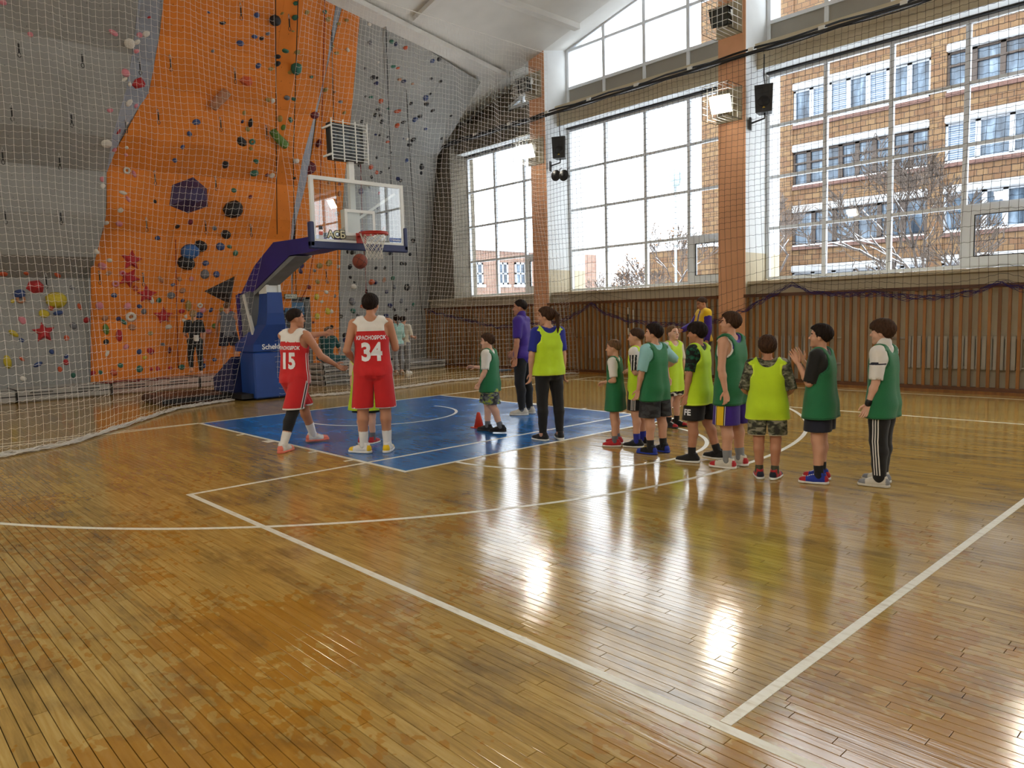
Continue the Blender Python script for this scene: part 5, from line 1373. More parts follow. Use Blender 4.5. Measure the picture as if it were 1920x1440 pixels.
# ---- cloth and skin materials
def skin(name, c): return M('skin_' + name, c, 0.55, 0.05, 8, spec=0.35)
SK = {'fair': skin('fair', (206, 156, 128)), 'tan': skin('tan', (186, 132, 102)), 'pale': skin('pale', (216, 170, 146))}
m_eye = M('eye_dark', (24, 18, 16), 0.2); m_eyew = M('eye_white', (210, 204, 198), 0.3); m_lip = M('lips', (164, 96, 86), 0.5)
def hairm(name, c):
    if name in MATS: return MATS[name]
    n = NB(name); tc = n.n('TexCoord'); no = n.n('TexNoise', {'Vector': n.n('Mapping', {'Vector': tc.outputs['Object'], 'Scale': (60, 60, 9)}).outputs[0], 'Scale': 1.0, 'Detail': 3.0})
    b = n.n('Bump', {'Strength': 0.5, 'Distance': 0.01, 'Height': no.outputs['Fac']})
    n.set(Base_Color=n.ramp(no.outputs['Fac'], [(0.3, tuple(x * .5 for x in srgb(*c))), (0.7, tuple(x * 1.2 for x in srgb(*c)))]), Roughness=0.65, Specular_IOR_Level=0.15, Normal=b.outputs[0]); return n.m
HRM = {'dark': hairm('hair_dark_brown', (38, 28, 24)), 'brown': hairm('hair_brown', (70, 48, 34)), 'light': hairm('hair_light_brown', (112, 84, 60)), 'blond': hairm('hair_blond', (168, 136, 92))}
def cloth(name, c, rough=0.8, mesh=False): return M(name, c, rough, 0.08, 5, bump=0.5 if mesh else 0.25, bscale=260 if mesh else 26, sheen=0.15)
m_lime = cloth('lime_bib_mesh', (196, 232, 26), 0.7, True); m_green = cloth('green_bib_mesh', (18, 112, 66), 0.7, True); m_limet = cloth('lime_bib_binding', (216, 246, 60)); m_greent = cloth('green_bib_binding', (14, 92, 54))
m_redj = cloth('red_jersey', (196, 22, 26)); m_whitec = cloth('white_cloth', (226, 222, 216)); m_blackc = cloth('black_cloth', (16, 16, 18)); m_navyc = cloth('navy_cloth', (22, 26, 46)); m_violet = cloth('violet_cloth', (58, 28, 132)); m_yellowc = cloth('yellow_cloth', (232, 190, 14)); m_bluec = cloth('royal_blue_cloth', (26, 38, 140))
m_cyan = cloth('pale_cyan_cloth', (144, 196, 200)); m_cream_c = cloth('cream_cloth', (214, 204, 184)); m_greyc = cloth('grey_cloth', (98, 100, 106)); m_dgrey = cloth('dark_grey_cloth', (48, 48, 52)); m_mint = cloth('mint_cloth', (150, 190, 180)); m_teal = cloth('teal_cloth', (22, 78, 80)); m_lgrey = cloth('light_grey_cloth', (132, 134, 138))
def camo(name, cs, sc):
    n = NB(name); tc = n.n('TexCoord')
    no = n.n('TexNoise', {'Vector': n.n('Mapping', {'Vector': tc.outputs['Object'], 'Scale': (sc, sc, sc * 1.8)}).outputs[0], 'Scale': 1.0, 'Detail': 2.0, 'Distortion': 0.6})
    n.set(Base_Color=n.ramp(no.outputs['Fac'], [(p, srgb(*c)) for p, c in zip((0.0, .42, .5, .58), cs)], 'CONSTANT'), Roughness=0.85); return n.m
m_camo = camo('camouflage_cloth', [(44, 44, 38), (72, 74, 56), (104, 104, 84), (142, 138, 120)], 16); m_camog = camo('grey_camouflage_cloth', [(40, 42, 46), (74, 76, 80), (110, 114, 112), (150, 170, 60)], 13); m_tropic = camo('black_green_print', [(14, 16, 16), (16, 18, 18), (20, 70, 52), (24, 96, 66)], 14); m_bwprint = camo('black_white_print', [(20, 20, 20), (24, 24, 24), (210, 206, 196), (214, 210, 200)], 14); m_dcamo = camo('charcoal_print', [(30, 30, 33), (40, 40, 44), (52, 52, 56), (60, 60, 64)], 12)

def person(name_label, x, y, H, rel=0.0, z0=0.0, hh=None, build=1.0, sex='m', tw=0.0, lean=(0, 0, 1), armR=((.13, -.02, -1), (.06, .16, -1)), armL=None, legR=((.04, .02, -1), (.0, -.04, -1)), legL=None,
           hy=0.0, hp=0.0, hair='short', hcol='brown', sk='fair', handR='relax', handL='relax', thumbR=None, thumbL=None, footR=8, footL=8, liftR=0.0, liftL=0.0, wear=(), shoes=None, socks=None, group=None, az=None, vox=0.0112):
    """one figure: body mesh + clothes as children. x,y on the floor, rel = facing relative to the line of sight (0 back to us, -90 looking to picture left)"""
    kid = H < 1.6
    hh = hh or (H / 7.3 if not kid else H * (0.137 + (1.6 - H) * 0.07))
    H = H * 1.008; B = H - hh; k = H
    if armL is None: armL = tuple((-a[0], a[1], a[2]) for a in armR)
    if legL is None: legL = tuple((-a[0], a[1], a[2]) for a in legR)
    up_ = unit(lean); tf = unit(V3(-math.sin(math.radians(tw)), math.cos(math.radians(tw)), 0)); tf = unit(tf - up_ * (tf @ up_)); tr = np.cross(tf, up_)
    L1, L2, ah = .272 * B, .272 * B, .048 * B + .012
    hw = .052 * H; J = {}
    off = []
    for sgn, leg in ((1, legR), (-1, legL)):
        hip = V3(sgn * hw, 0, 0); kn = hip + unit(leg[0]) * L1; an = kn + unit(leg[1]) * L2; J['hip', sgn], J['knee', sgn], J['ankle', sgn] = hip, kn, an
        off.append(an[2] - ({1: liftR, -1: liftL}[sgn]))
    dz = ah - min(off)
    for q in list(J): J[q] = J[q] + V3(0, 0, dz)
    P = V3(0, 0, dz); nb = P + up_ * (.383 * B); sc_ = P + up_ * (.349 * B)
    sw = (.108 if sex == 'm' else .098) * H * (0.98 if kid else 1.0)
    la, lf, hl = .172 * H, .142 * H, .103 * H
    for sgn, arm in ((1, armR), (-1, armL)):
        s_ = sc_ + tr * sgn * sw; e = s_ + unit(arm[0]) * la; w = e + unit(arm[1]) * lf; J['sh', sgn], J['el', sgn], J['wr', sgn] = s_, e, w
    b = build
    def torso(f, o=0.0, kk=.03):
        f.cone(J['hip', -1] + V3(0, 0, .012 * k), J['hip', 1] + V3(0, 0, .012 * k), .060 * k * b + o, .060 * k * b + o, kk, tf, .95)
        f.cone(P + V3(0, 0, .03 * k) - tr * .022 * k, P + V3(0, 0, .03 * k) + tr * .022 * k, .062 * k * b + o, .062 * k * b + o, kk, tf, .9)
        wr_ = (.060 if sex == 'm' else .054) * k * b
        f.cone(P + up_ * .07 * B - tr * .024 * k, P + up_ * .07 * B + tr * .024 * k, wr_ + o, wr_ + o, kk, tf, .92)
        f.cone(P + up_ * .15 * B - tr * .026 * k, P + up_ * .15 * B + tr * .026 * k, wr_ + o, wr_ + o, kk, tf, .95)
        f.cone(P + up_ * .24 * B - tr * .042 * k, P + up_ * .24 * B + tr * .042 * k, .061 * k * b + o, .061 * k * b + o, kk, tf, .95)
        f.cone(P + up_ * .30 * B - tr * .055 * k, P + up_ * .30 * B + tr * .055 * k, .051 * k * b + o, .051 * k * b + o, kk, tf, .95)
        if sex == 'f':
            for s in (-1, 1): f.ell(P + up_ * .255 * B + tr * s * .04 * k + tf * .045 * k, V3(1, 1, 1) * (.034 * k + o), kk)
        for s in (-1, 1):
            f.cone(nb - up_ * .012 * B + tr * s * .015 * k, J['sh', s] - tr * s * .008 * k, .030 * k + o, .033 * k * (.5 + .5 * b) + o, kk)
            f.ell(P + tr * s * .034 * k - tf * .028 * k - V3(0, 0, .012 * k), V3(1, 1, 1) * (.048 * k * b + o), kk)
    lr = (.056 * b, .047 * b, .036 * (.6 + .4 * b), .035 * (.6 + .4 * b), .022)
    def leg_(f, s, o=0.0, lo=0.0, hi=1.0, kk=.02):
        h_, n_, a_ = J['hip', s], J['knee', s], J['ankle', s]
        pts = [(0, h_, lr[0]), (.25, h_ + (n_ - h_) * .5, lr[1]), (.5, n_, lr[2]), (.62, n_ + (a_ - n_) * .28 - tf * .008 * k, lr[3]), (.8, n_ + (a_ - n_) * .62, lr[3] * .8), (1, a_, lr[4])]
        for (t0, p0, r0), (t1, p1, r1) in zip(pts, pts[1:]):
            c0, c1 = max(t0, lo), min(t1, hi)
            if c1 <= c0 + 1e-6: continue
            u0, u1 = (c0 - t0) / (t1 - t0), (c1 - t0) / (t1 - t0)
            f.cone(p0 + (p1 - p0) * u0, p0 + (p1 - p0) * u1, (r0 + (r1 - r0) * u0) * k + o, (r0 + (r1 - r0) * u1) * k + o, kk)
    ar = (.031 * (.5 + .5 * b), .026 * (.5 + .5 * b), .021 * (.5 + .5 * b), .0145)
    def arm_(f, s, o=0.0, hi=1.0, kk=.02, flare=0.0):
        s_, e, w = J['sh', s], J['el', s], J['wr', s]
        pts = [(0, s_, ar[0]), (.5, e, ar[2] * 1.05), (.65, e + (w - e) * .3, ar[2] * 1.08), (1, w, ar[3])]
        for (t0, p0, r0), (t1, p1, r1) in zip(pts, pts[1:]):
            c1 = min(t1, hi)
            if c1 <= t0: continue
            u1 = (c1 - t0) / (t1 - t0); f.cone(p0, p0 + (p1 - p0) * u1, r0 * k + o + flare * t0, (r0 + (r1 - r0) * u1) * k + o + flare * c1, kk)
    allp = np.array([v for v in J.values()] + [nb + up_ * .05 * B]); pad = .13 * k
    lo, hi = allp.min(0) - pad, allp.max(0) + pad; lo[2] = min(lo[2], -0.03)
    vx = vox * (0.92 if kid else 1.0)
    # --- body
    f = Field(lo, hi, vx); torso(f)
    for s in (-1, 1):
        leg_(f, s); arm_(f, s)
        fa = math.radians({1: -footR, -1: footL}[s]); fd = V3(-math.sin(fa), math.cos(fa), 0)
        an = J['ankle', s]; J['fd', s] = fd
        if shoes:
            f.cone(an, an + fd * .05 * k + V3(0, 0, -ah + .035 * k), .021 * k, .014 * k, .02); continue
        f.cone(an - fd * .02 * k + V3(0, 0, -.012 * k), an + fd * .09 * k + V3(0, 0, -ah + .022 * k), .022 * k, .018 * k, .02); f.cone(an + fd * .055 * k + V3(0, 0, -ah + .022 * k), an + fd * .105 * k + V3(0, 0, -ah + .018 * k), .019 * k, .013 * k, .015)
    f.cone(nb - up_ * .03 * B, nb + up_ * (.04 * B + .2 * hh), .033 * k if not kid else .03 * k, .17 * hh, .03)
    V, Q = f.mesh(); Vs, Qs, ms = [V], [Q], [np.zeros(len(Q), int)]; o_ = len(V)
    # --- head
    a_, p_ = math.radians(hy + tw), math.radians(hp)
    Rz = np.array([[math.cos(a_), -math.sin(a_), 0], [math.sin(a_), math.cos(a_), 0], [0, 0, 1]]); Rx = np.array([[1, 0, 0], [0, math.cos(p_), -math.sin(p_)], [0, math.sin(p_), math.cos(p_)]])
    RH = Rz @ Rx; NP = nb + up_ * (.022 * B + .15 * hh)
    hx = lambda v: ((v - V3(0, -.10, .15)) * hh) @ RH.T + NP
    Vs.append(hx(HEAD[0])); Qs.append(HEAD[1] + o_); ms.append(HEAD[2]); o_ += len(HEAD[0])
    # --- hands
    for s, pose, arm, th in ((1, handR, armR, thumbR), (-1, handL, armL, thumbL)):
        if pose is None: continue
        hv, hq = HANDS[pose]; ex = unit(arm[1]); tz = unit(th) if th is not None else V3(0, 1, 0.05)
        tz = unit(tz - ex * (tz @ ex)); ey = np.cross(tz, ex)
        Rm = np.stack([ex, ey * (-1 if s < 0 else 1) * 1.0, tz], 1)
        # palm faces the body on both sides: mirrored template for the left hand
        hv2 = hv.copy(); q2 = hq
        if np.linalg.det(Rm) < 0: q2 = hq[:, ::-1]
        Vs.append((hv2 * hl) @ Rm.T + J['wr', s]); Qs.append(q2 + o_); ms.append(np.zeros(len(hq), int)); o_ += len(hv)
    va = math.degrees(math.atan2(x - CX, y - CY)); azd = az if az is not None else va + rel
    me = np_mesh('person', np.concatenate(Vs), np.concatenate(Qs), [SK[sk], m_eye, m_eyew, HRM[hcol], m_lip], np.concatenate(ms))
    body = link('person', me, None, loc=(x, y, z0), rot=(0, 0, -math.radians(azd))); tag(body, name_label, 'person', group)
    if hair:
        hv, hq = HAIR[hair]; link('hair', np_mesh('hair', hx(hv), hq, HRM[hcol]), body)
    def child(nm, F_, mats, mi=None, lab=None):
        V, Q = F_.mesh()
        if not len(Q): return None
        C = V[Q].mean(1); idx = None
        if mi is not None: idx = mi(C)
        o = link(nm, np_mesh(nm, V, Q, mats, idx), body)
        if lab: o['label'] = lab
        o_ = (o, V, Q); return o_
    ctx = dict(J=J, P=P, nb=nb, sc=sc_, up=up_, tf=tf, tr=tr, k=k, B=B, hh=hh, lo=lo, hi=hi, vx=vx * 1.15, torso=torso, leg=leg_, arm=arm_, child=child, body=body, sw=sw, hx=hx, b=b)
    for w in wear: w(ctx)
    if socks:
        for s in (-1, 1):
            hi_, mt = socks[:2]; f = Field(J['ankle', s] - .1 * k - .03, J['ankle', s] + V3(.1, .1, .25) * k + .02, vx); leg_(f, s, .006, 1 - hi_, 1.0); f.ell(J['ankle', s], V3(1, 1, 1) * .026 * k, .02); child('sock', f, [mt])
    if shoes:
        for s in (-1, 1):
            fd = J['fd', s]; fl = .186 * k if kid else .172 * k; an = J['ankle', s]
            lift = {1: liftR, -1: liftL}[s]; zz = an[2] - ah
            rz = math.atan2(-fd[0], fd[1]); pit = -min(0.9, lift * 4.0) if lift else 0.0
            o = link('shoe', SHOE, body, loc=(an[0], an[1], max(0.0, zz)), rot=(pit, 0, rz), scale=(fl * (1.0 if s > 0 else -1.0) * 1.0, fl, fl))
            o.scale = (fl, fl, fl)
            for i, m_ in enumerate(shoes[:3]): o.material_slots[i].link = 'OBJECT'; o.material_slots[i].material = m_
            so = link('sole', SOLE, o); so.material_slots[0].link = 'OBJECT'; so.material_slots[0].material = shoes[3]
    return ctx

# ---- garments: each is a function of the figure it is put on
def W_tee(mats, off=.013, sleeve=.36, hem=-.02, mi=None, neck=.052, name='t_shirt', collar=None):
    def w(c):
        k = c['k']; f = Field(c['lo'], c['hi'], c['vx']); c['torso'](f, off)
        for s in (-1, 1): c['arm'](f, s, off + .002, sleeve, .03, flare=.014 if sleeve < .6 else 0.0)
        if sleeve > 0:
            for s in (-1, 1):
                J = c['J']; a, b_ = (J['sh', s], J['el', s]) if sleeve <= .5 else (J['el', s], J['wr', s]); t = sleeve * 2 if sleeve <= .5 else (sleeve - .5) * 2
                d = unit(b_ - a); e = a + (b_ - a) * t
                f.cone(e + d * .035, e + d * .14, .055, .06, .004, sub=True)
        f.plane(c['P'] + c['up'] * hem * c['B'], -c['up']); f.ell(c['nb'] + c['up'] * .03 * c['B'] + c['tf'] * .012 * k, V3(1, 1, 1) * neck * k, .006, sub=True)
        m_ = (lambda C: mi(C, c)) if mi else None
        c['shirt'] = c['child'](name, f, mats, m_)
        if collar:
            g = Field(c['nb'] - .12 * k, c['nb'] + .12 * k, c['vx'] * .8); r = .036 * k
            g.cone(c['nb'] + c['up'] * .0, c['nb'] + c['up'] * .028 * k, r + .012, r + .008, .005); c['child']('collar', g, [collar])
    return w
def W_bib(mats, off=.026, hem=-.12, flare=.035, arm=.062, scoop=.062, name='bib', mi=None, trim=True, front=.0):
    def w(c):
        k, B = c['k'], c['B']; f = Field(c['lo'], c['hi'], c['vx']); c['torso'](f, off)
        J, tr, tf, up = c['J'], c['tr'], c['tf'], c['up']; hz = c['P'] + up * hem * B
        f.cone(c['P'] + up * .2 * B - tr * .035 * k, hz - tr * .05 * k, .062 * k * c['b'] + off, .062 * k * c['b'] + off + flare, .03, tf, .85)
        f.cone(c['P'] + up * .2 * B + tr * .035 * k, hz + tr * .05 * k, .062 * k * c['b'] + off, .062 * k * c['b'] + off + flare, .03, tf, .85)
        f.plane(hz, -up)
        for s in (-1, 1): f.cone(J['sh', s] + tr * s * .012 * k - up * .035 * k, J['sh', s] + tr * s * .18 * k - up * .03 * k, arm * k, arm * k * 1.15, .008, sub=True); f.cone(J['sh', s] + tr * s * .012 * k + up * .01 * k, J['sh', s] + tr * s * .03 * k + up * .1 * k, .036 * k, .05 * k, .008, sub=True)
        f.ell(c['nb'] + up * .022 * k, V3(1, 1, 1) * scoop * k, .008, sub=True); f.cone(c['nb'] + up * .02 * k - tf * .1 * k, c['nb'] + up * .02 * k + tf * .1 * k, scoop * .8 * k, scoop * .9 * k, .01, sub=True)
        lo = c['P'] @ up
        def m_(C):
            if mi: return mi(C, c)
            z = (C - hz) @ up; r = np.zeros(len(C), int)
            if trim:
                r[z < .018] = 1
                for s in (-1, 1):
                    a = J['sh', s] + tr * s * .012 * k - up * .035 * k; d = np.linalg.norm((C - a) - ((C - a) @ tr)[:, None] * tr, axis=1); r[(d < arm * k + .016) & ((C - a) @ (tr * s) > -.035 * k)] = 1
            return r
        c['bib'] = c['child'](name, f, mats, m_)
    return w
def W_shorts(mats, frac=.42, off=.022, flare=.03, waist=.06, mi=None, name='shorts'):
    def w(c):
        k = c['k']; J = c['J']; f = Field(c['lo'], c['hi'], c['vx'])
        o = .014; P, tr, tf = c['P'], c['tr'], c['tf']
        f.cone(J['hip', -1] + V3(0, 0, .012 * k), J['hip', 1] + V3(0, 0, .012 * k), .060 * k * c['b'] + o, .060 * k * c['b'] + o, .03, tf, .95); f.cone(P + V3(0, 0, .03 * k) - tr * .022 * k, P + V3(0, 0, .05 * k) + tr * .022 * k, .062 * k * c['b'] + o, .062 * k * c['b'] + o, .03, tf, .9)
        for s in (-1, 1):
            f.ell(P + tr * s * .034 * k - tf * .028 * k - V3(0, 0, .012 * k), V3(1, 1, 1) * (.048 * k * c['b'] + o), .03)
            h_, n_ = J['hip', s], J['knee', s]; d = n_ - h_; e = h_ + d * frac * 2
            if frac > .5: a_ = J['ankle', s]; e = n_ + (a_ - n_) * (frac - .5) * 2
            f.cone(h_, e, .060 * k * c['b'] + off, .046 * k * c['b'] + off + flare, .012)
            dd = unit(d); f.cone(e + dd * .075, e + dd * .3, .13 * k + .02, .13 * k + .02, .004, (0, 0, 1), 1.0, sub=True) if False else None
        ez = min((J['hip', s] + (J['knee', s] - J['hip', s]) * min(1, frac * 2))[2] for s in (-1, 1)); ez = (ez + max((J['hip', s] + (J['knee', s] - J['hip', s]) * min(1, frac * 2))[2] for s in (-1, 1))) / 2
        cz = P[2] - .075 * k
        kx = (J['knee', 1] + J['knee', -1]) / 2; hx_ = (J['hip', 1] + J['hip', -1]) / 2; sd = unit(V3(*(J['knee', 1] - J['knee', -1])[:2], 0))
        def slot(g):
            t = np.clip((cz - g[..., 2]) / max(.05, cz - ez), 0, 1); cen = kx * 0 + hx_
            xx = np.abs((g - cen) @ V3(1, 0, 0)); return np.where(g[..., 2] < cz, .001 + .013 * t - xx, -1.0)
        f.cutfn(slot)
        f.plane(V3(0, 0, ez), V3(0, 0, -1)); f.plane(P + c['up'] * waist * k, c['up'])
        c['ez'] = ez
        c['shorts'] = c['child'](name, f, mats, (lambda C: mi(C, c)) if mi else None)
    return w
def W_pants(mats, off=.012, end=.97, mi=None, name='trousers', loose=0.0):
    def w(c):
        k = c['k']; J = c['J']; f = Field(c['lo'], c['hi'], c['vx']); o = .012; P, tr, tf = c['P'], c['tr'], c['tf']
        f.cone(J['hip', -1] + V3(0, 0, .012 * k), J['hip', 1] + V3(0, 0, .012 * k), .060 * k * c['b'] + o, .060 * k * c['b'] + o, .03, tf, .95); f.cone(P + V3(0, 0, .03 * k) - tr * .022 * k, P + V3(0, 0, .05 * k) + tr * .022 * k, .062 * k * c['b'] + o, .062 * k * c['b'] + o, .03, tf, .9)
        for s in (-1, 1):
            f.ell(P + tr * s * .034 * k - tf * .028 * k - V3(0, 0, .012 * k), V3(1, 1, 1) * (.048 * k * c['b'] + o), .03); c['leg'](f, s, off, 0, end, .02)
            if loose:
                h_, n_, a_ = J['hip', s], J['knee', s], J['ankle', s]; f.cone(h_, n_, .05 * k, .036 * k + loose, .02); f.cone(n_, n_ + (a_ - n_) * (end - .5) * 2, .036 * k + loose, .027 * k + loose * .8, .02)
        f.plane(P + c['up'] * .06 * k, c['up']); c['pants'] = c['child'](name, f, mats, (lambda C: mi(C, c)) if mi else None)
    return w
def side_stripes(ws, i0=1):
    """outer-side stripes on shorts or trousers: ws = list of (lo, hi) bands across the side seam"""
    def mi(C, c):
        r = np.zeros(len(C), int); rel = C - c['P']; xx = rel @ c['tr']; yy = rel @ c['tf']
        for s in (-1, 1):
            cx = c['J']['hip', s]; m_ = (xx * s > 0)
            # project along the leg so the band follows it
            h_, n_, a_ = c['J']['hip', s], c['J']['knee', s], c['J']['ankle', s]
            t = np.clip((h_[2] - C[:, 2]) / max(1e-6, h_[2] - a_[2]), 0, 1); tk = (h_[2] - n_[2]) / (h_[2] - a_[2])
            cen = np.where((t < tk)[:, None], h_ + (n_ - h_) * (np.clip(t / tk, 0, 1))[:, None], n_ + (a_ - n_) * (np.clip((t - tk) / (1 - tk), 0, 1))[:, None])
            dv = C - cen; ang = np.arctan2(dv @ c['tf'], (dv @ c['tr']) * s); out = np.abs(ang) < 1.4
            for j, (a, b) in enumerate(ws):
                pos = dv @ c['tf']; r[m_ & out & (pos > a) & (pos < b)] = i0 if not isinstance(i0, (list, tuple)) else i0[j]
        return r
    return mi
def hem_band(mi0, idx, w=.014):
    def mi(C, c):
        r = mi0(C, c) if mi0 else np.zeros(len(C), int); r[C[:, 2] < c['ez'] + w] = idx; return r
    return mi
def letters(c, key, txt, size, zc, mat, xo=0.0, bold=0.004, space=1.0, xscale=1.0, name='lettering'):
    """flat print laid onto the back of a shirt"""
    o, V, Q = c[key]; tree = BVHTree.FromPolygons([tuple(v) for v in V], [tuple(q) for q in Q])
    tm = text_mesh(txt, size, bold, 0.0, space=space); bm = bmesh.new(); bm.from_mesh(tm); bmesh.ops.triangulate(bm, faces=bm.faces); bmesh.ops.subdivide_edges(bm, edges=bm.edges, cuts=1); 
    ctr = c['P'] + c['up'] * zc * c['B']
    for v in bm.verts:
        q = Vector(ctr + c['tr'] * (v.co.x * xscale + xo) + c['up'] * v.co.y - c['tf'] * 1.0); loc, nor, i, d = tree.ray_cast(q, Vector(c['tf']), 3.0)
        v.co = (loc - Vector(c['tf']) * 0.005) if loc is not None else q + Vector(c['tf'])
    bm.to_mesh(tm); bm.free(); tm.materials.clear(); tm.materials.append(mat)
    lt = link(name, tm, o); return lt

def ribbon(c, key, s, off, w, mat, z0, z1, body_axis=False, name='stripe', n_=18):
    """a sewn-on stripe running down the outer side of a garment"""
    o, V, Q = c[key]; tree = BVHTree.FromPolygons([tuple(v) for v in V], [tuple(q) for q in Q]); J, tr, tf = c['J'], c['tr'], c['tf']
    h_, n2, a_ = J['hip', s], J['knee', s], J['ankle', s]; rows = []
    for z in np.linspace(z0, z1, n_):
        if body_axis or z > h_[2]: cen = c['P'] + c['up'] * (z - c['P'][2])
        elif z > n2[2]: cen = h_ + (n2 - h_) * ((h_[2] - z) / (h_[2] - n2[2]))
        else: cen = n2 + (a_ - n2) * min(1.0, (n2[2] - z) / (n2[2] - a_[2]))
        row = []
        m_c = max(2, int(w / .012) + 1)
        for e in np.linspace(off - w / 2, off + w / 2, m_c):
            q = Vector(cen + tr * s * .5 + tf * e); loc, nor, i, d = tree.ray_cast(q, Vector(-tr * s), 0.6)
            if loc is None: break
            row.append(loc + Vector(tr * s) * .004)
        if len(row) == m_c: rows.append(row)
    if len(rows) < 2: return
    vs = [p for r in rows for p in r]
    MB().add(vs, [(m_c * i + j, m_c * i + j + 1, m_c * (i + 1) + j + 1, m_c * (i + 1) + j) for i in range(len(rows) - 1) for j in range(m_c - 1)], 0, True).build(name, mat, o)
def side_print(c, key, s, txt, size, z, off, mat):
    """small print on the outer side of a garment"""
    o, V, Q = c[key]; tree = BVHTree.FromPolygons([tuple(v) for v in V], [tuple(q) for q in Q]); J, tr, tf = c['J'], c['tr'], c['tf']
    tm = text_mesh(txt, size, .003, 0.0)
    for v in tm.vertices:
        q = Vector(J['hip', s] * V3(1, 1, 0) + V3(0, 0, z) + V3(0, 0, v.co.y) + tr * s * .5 + tf * (off - s * v.co.x * -1 * (1 if s > 0 else 1)) * 1.0); loc, nor, i, d = tree.ray_cast(q, Vector(-tr * s), 0.7)
        v.co = (loc + Vector(tr * s) * .004) if loc is not None else q - Vector(tr * s) * .5
    tm.materials.clear(); tm.materials.append(mat); link('lettering', tm, o)

# ---- the cast
def seg_d(C, a, b):
    t = np.clip(((C - a) @ (b - a)) / ((b - a) @ (b - a)), 0, 1); return np.linalg.norm(C - a - t[:, None] * (b - a), axis=1)
def sleeve_of(C, c):
    J = c['J']; r = np.zeros(len(C), int); rel = C - c['P']; xx = np.abs(rel @ c['tr']); yy = rel @ c['tf']
    for s in (-1, 1):
        d = np.minimum(seg_d(C, J['sh', s] + (J['el', s] - J['sh', s]) * .12, J['el', s]), seg_d(C, J['el', s], J['wr', s])); r[(d < .085) & ((xx > c['sw'] * .90) | (yy > .17))] = 1
    return r
S_white = (m_whitec, m_whitec, m_dgrey, m_steelw)
red_yoke = lambda C, c: (((C - c['P']) @ c['up']) > .297 * c['B']).astype(int)
m_pink = cloth('coral_pink', (226, 120, 100)); m_redc = cloth('red_cloth', (176, 28, 36)); m_shoeblue = cloth('shoe_blue', (26, 50, 150)); m_browns = cloth('cork_sole', (150, 120, 90)); m_cshoe = cloth('off_white_shoe', (206, 200, 186))
m_ink_w = M('white_print', (232, 234, 238), 0.5)
striped_shorts = hem_band(None, 1, .016)
def red_stripes(c):
    for s in (-1, 1):
        for e in (-.02, .02):
            ribbon(c, 'shorts', s, e, .013, m_whitec, c['P'][2] + .03 * c['k'], c['ez'] + .01); ribbon(c, 'bib', s, e * .9, .012, m_whitec, c['P'][2] + .21 * c['B'], c['P'][2] - .03 * c['B'], True)
        ribbon(c, 'shorts', s, 0.0, .02, m_blackc, c['P'][2] + .03 * c['k'], c['ez'] + .01)
jersey_kw = dict(off=.018, hem=-.035, flare=.004, arm=.056, scoop=.045, name='jersey', mi=red_yoke)
# player 34, back to us
c = person('tall player in red number 34 basketball kit seen from behind', 0.43, -4.58, 1.89, 4, sex='m', build=0.97, armL=((-.28, -.22, -1), (.25, .75, -.55)), armR=((.22, .35, -1), (-.12, .55, .95)), hy=-8, hair='short', hcol='dark', sk='tan',
           legR=((.06, 0, -1), (.02, -.03, -1)), legL=((-.09, 0, -1), (-.02, -.03, -1)), footL=62, footR=12, wear=[W_bib([m_redj, m_whitec], **jersey_kw), W_shorts([m_redj, m_whitec], .49, .016, .034, .05, striped_shorts)], socks=(.20, m_whitec), shoes=(m_whitec, m_yellowc, m_dgrey, m_whitec), group='players in red kit')
red_stripes(c)
letters(c, 'bib', 'КРАСНОЯРСК', .062, .247, m_ink_w, bold=.002, space=1.06, xscale=.78)
letters(c, 'bib', '34', .29, .14, m_ink_w, bold=.012, xscale=.85, xo=.0)
# player 15, striding right, pointing
c = person('player in red number 15 basketball kit striding and pointing with black knee sleeve', -0.03, -3.47, 1.82, 48, build=0.97, lean=(0, .06, 1), tw=6, armR=((.30, .42, -.85), (.10, .80, -.45)), armL=((.40, .9, -.05), (.52, .85, .10)), handL='point', thumbL=(0, 0, 1), thumbR=(-.3, 0, 1), hy=-38, hair='crop', hcol='dark', sk='tan',
           legR=((.03, -.40, -1), (.0, -.46, -1)), legL=((-.04, .60, -1), (0, .34, -1)), footL=-32, footR=-15, wear=[W_bib([m_redj, m_whitec], **jersey_kw), W_shorts([m_redj, m_whitec], .47, .016, .034, .05, striped_shorts)], socks=(.20, m_whitec), shoes=(m_whitec, m_pink, m_violet, m_pink), group='players in red kit')
red_stripes(c)
letters(c, 'bib', 'КРАСНОЯРСК', .060, .247, m_ink_w, bold=.002, space=1.06, xscale=.76)
letters(c, 'bib', '15', .27, .14, m_ink_w, bold=.012, xscale=.85)
f = Field(c['lo'], c['hi'], c['vx']); c['leg'](f, 1, .008, .34, .74); c['child']('knee_sleeve', f, [m_blackc])
# child hidden behind player 34
person('child in lime bib and red shoes mostly hidden behind player 34', 0.70, -3.94, 1.30, 25, sk='pale', hair='short', hcol='light', wear=[W_tee([m_cream_c]), W_bib([m_lime, m_limet], hem=-.2, flare=.07), W_shorts([m_blackc], .42)], socks=(.12, m_greyc), shoes=(m_redc, m_redc, m_whitec, m_whitec))
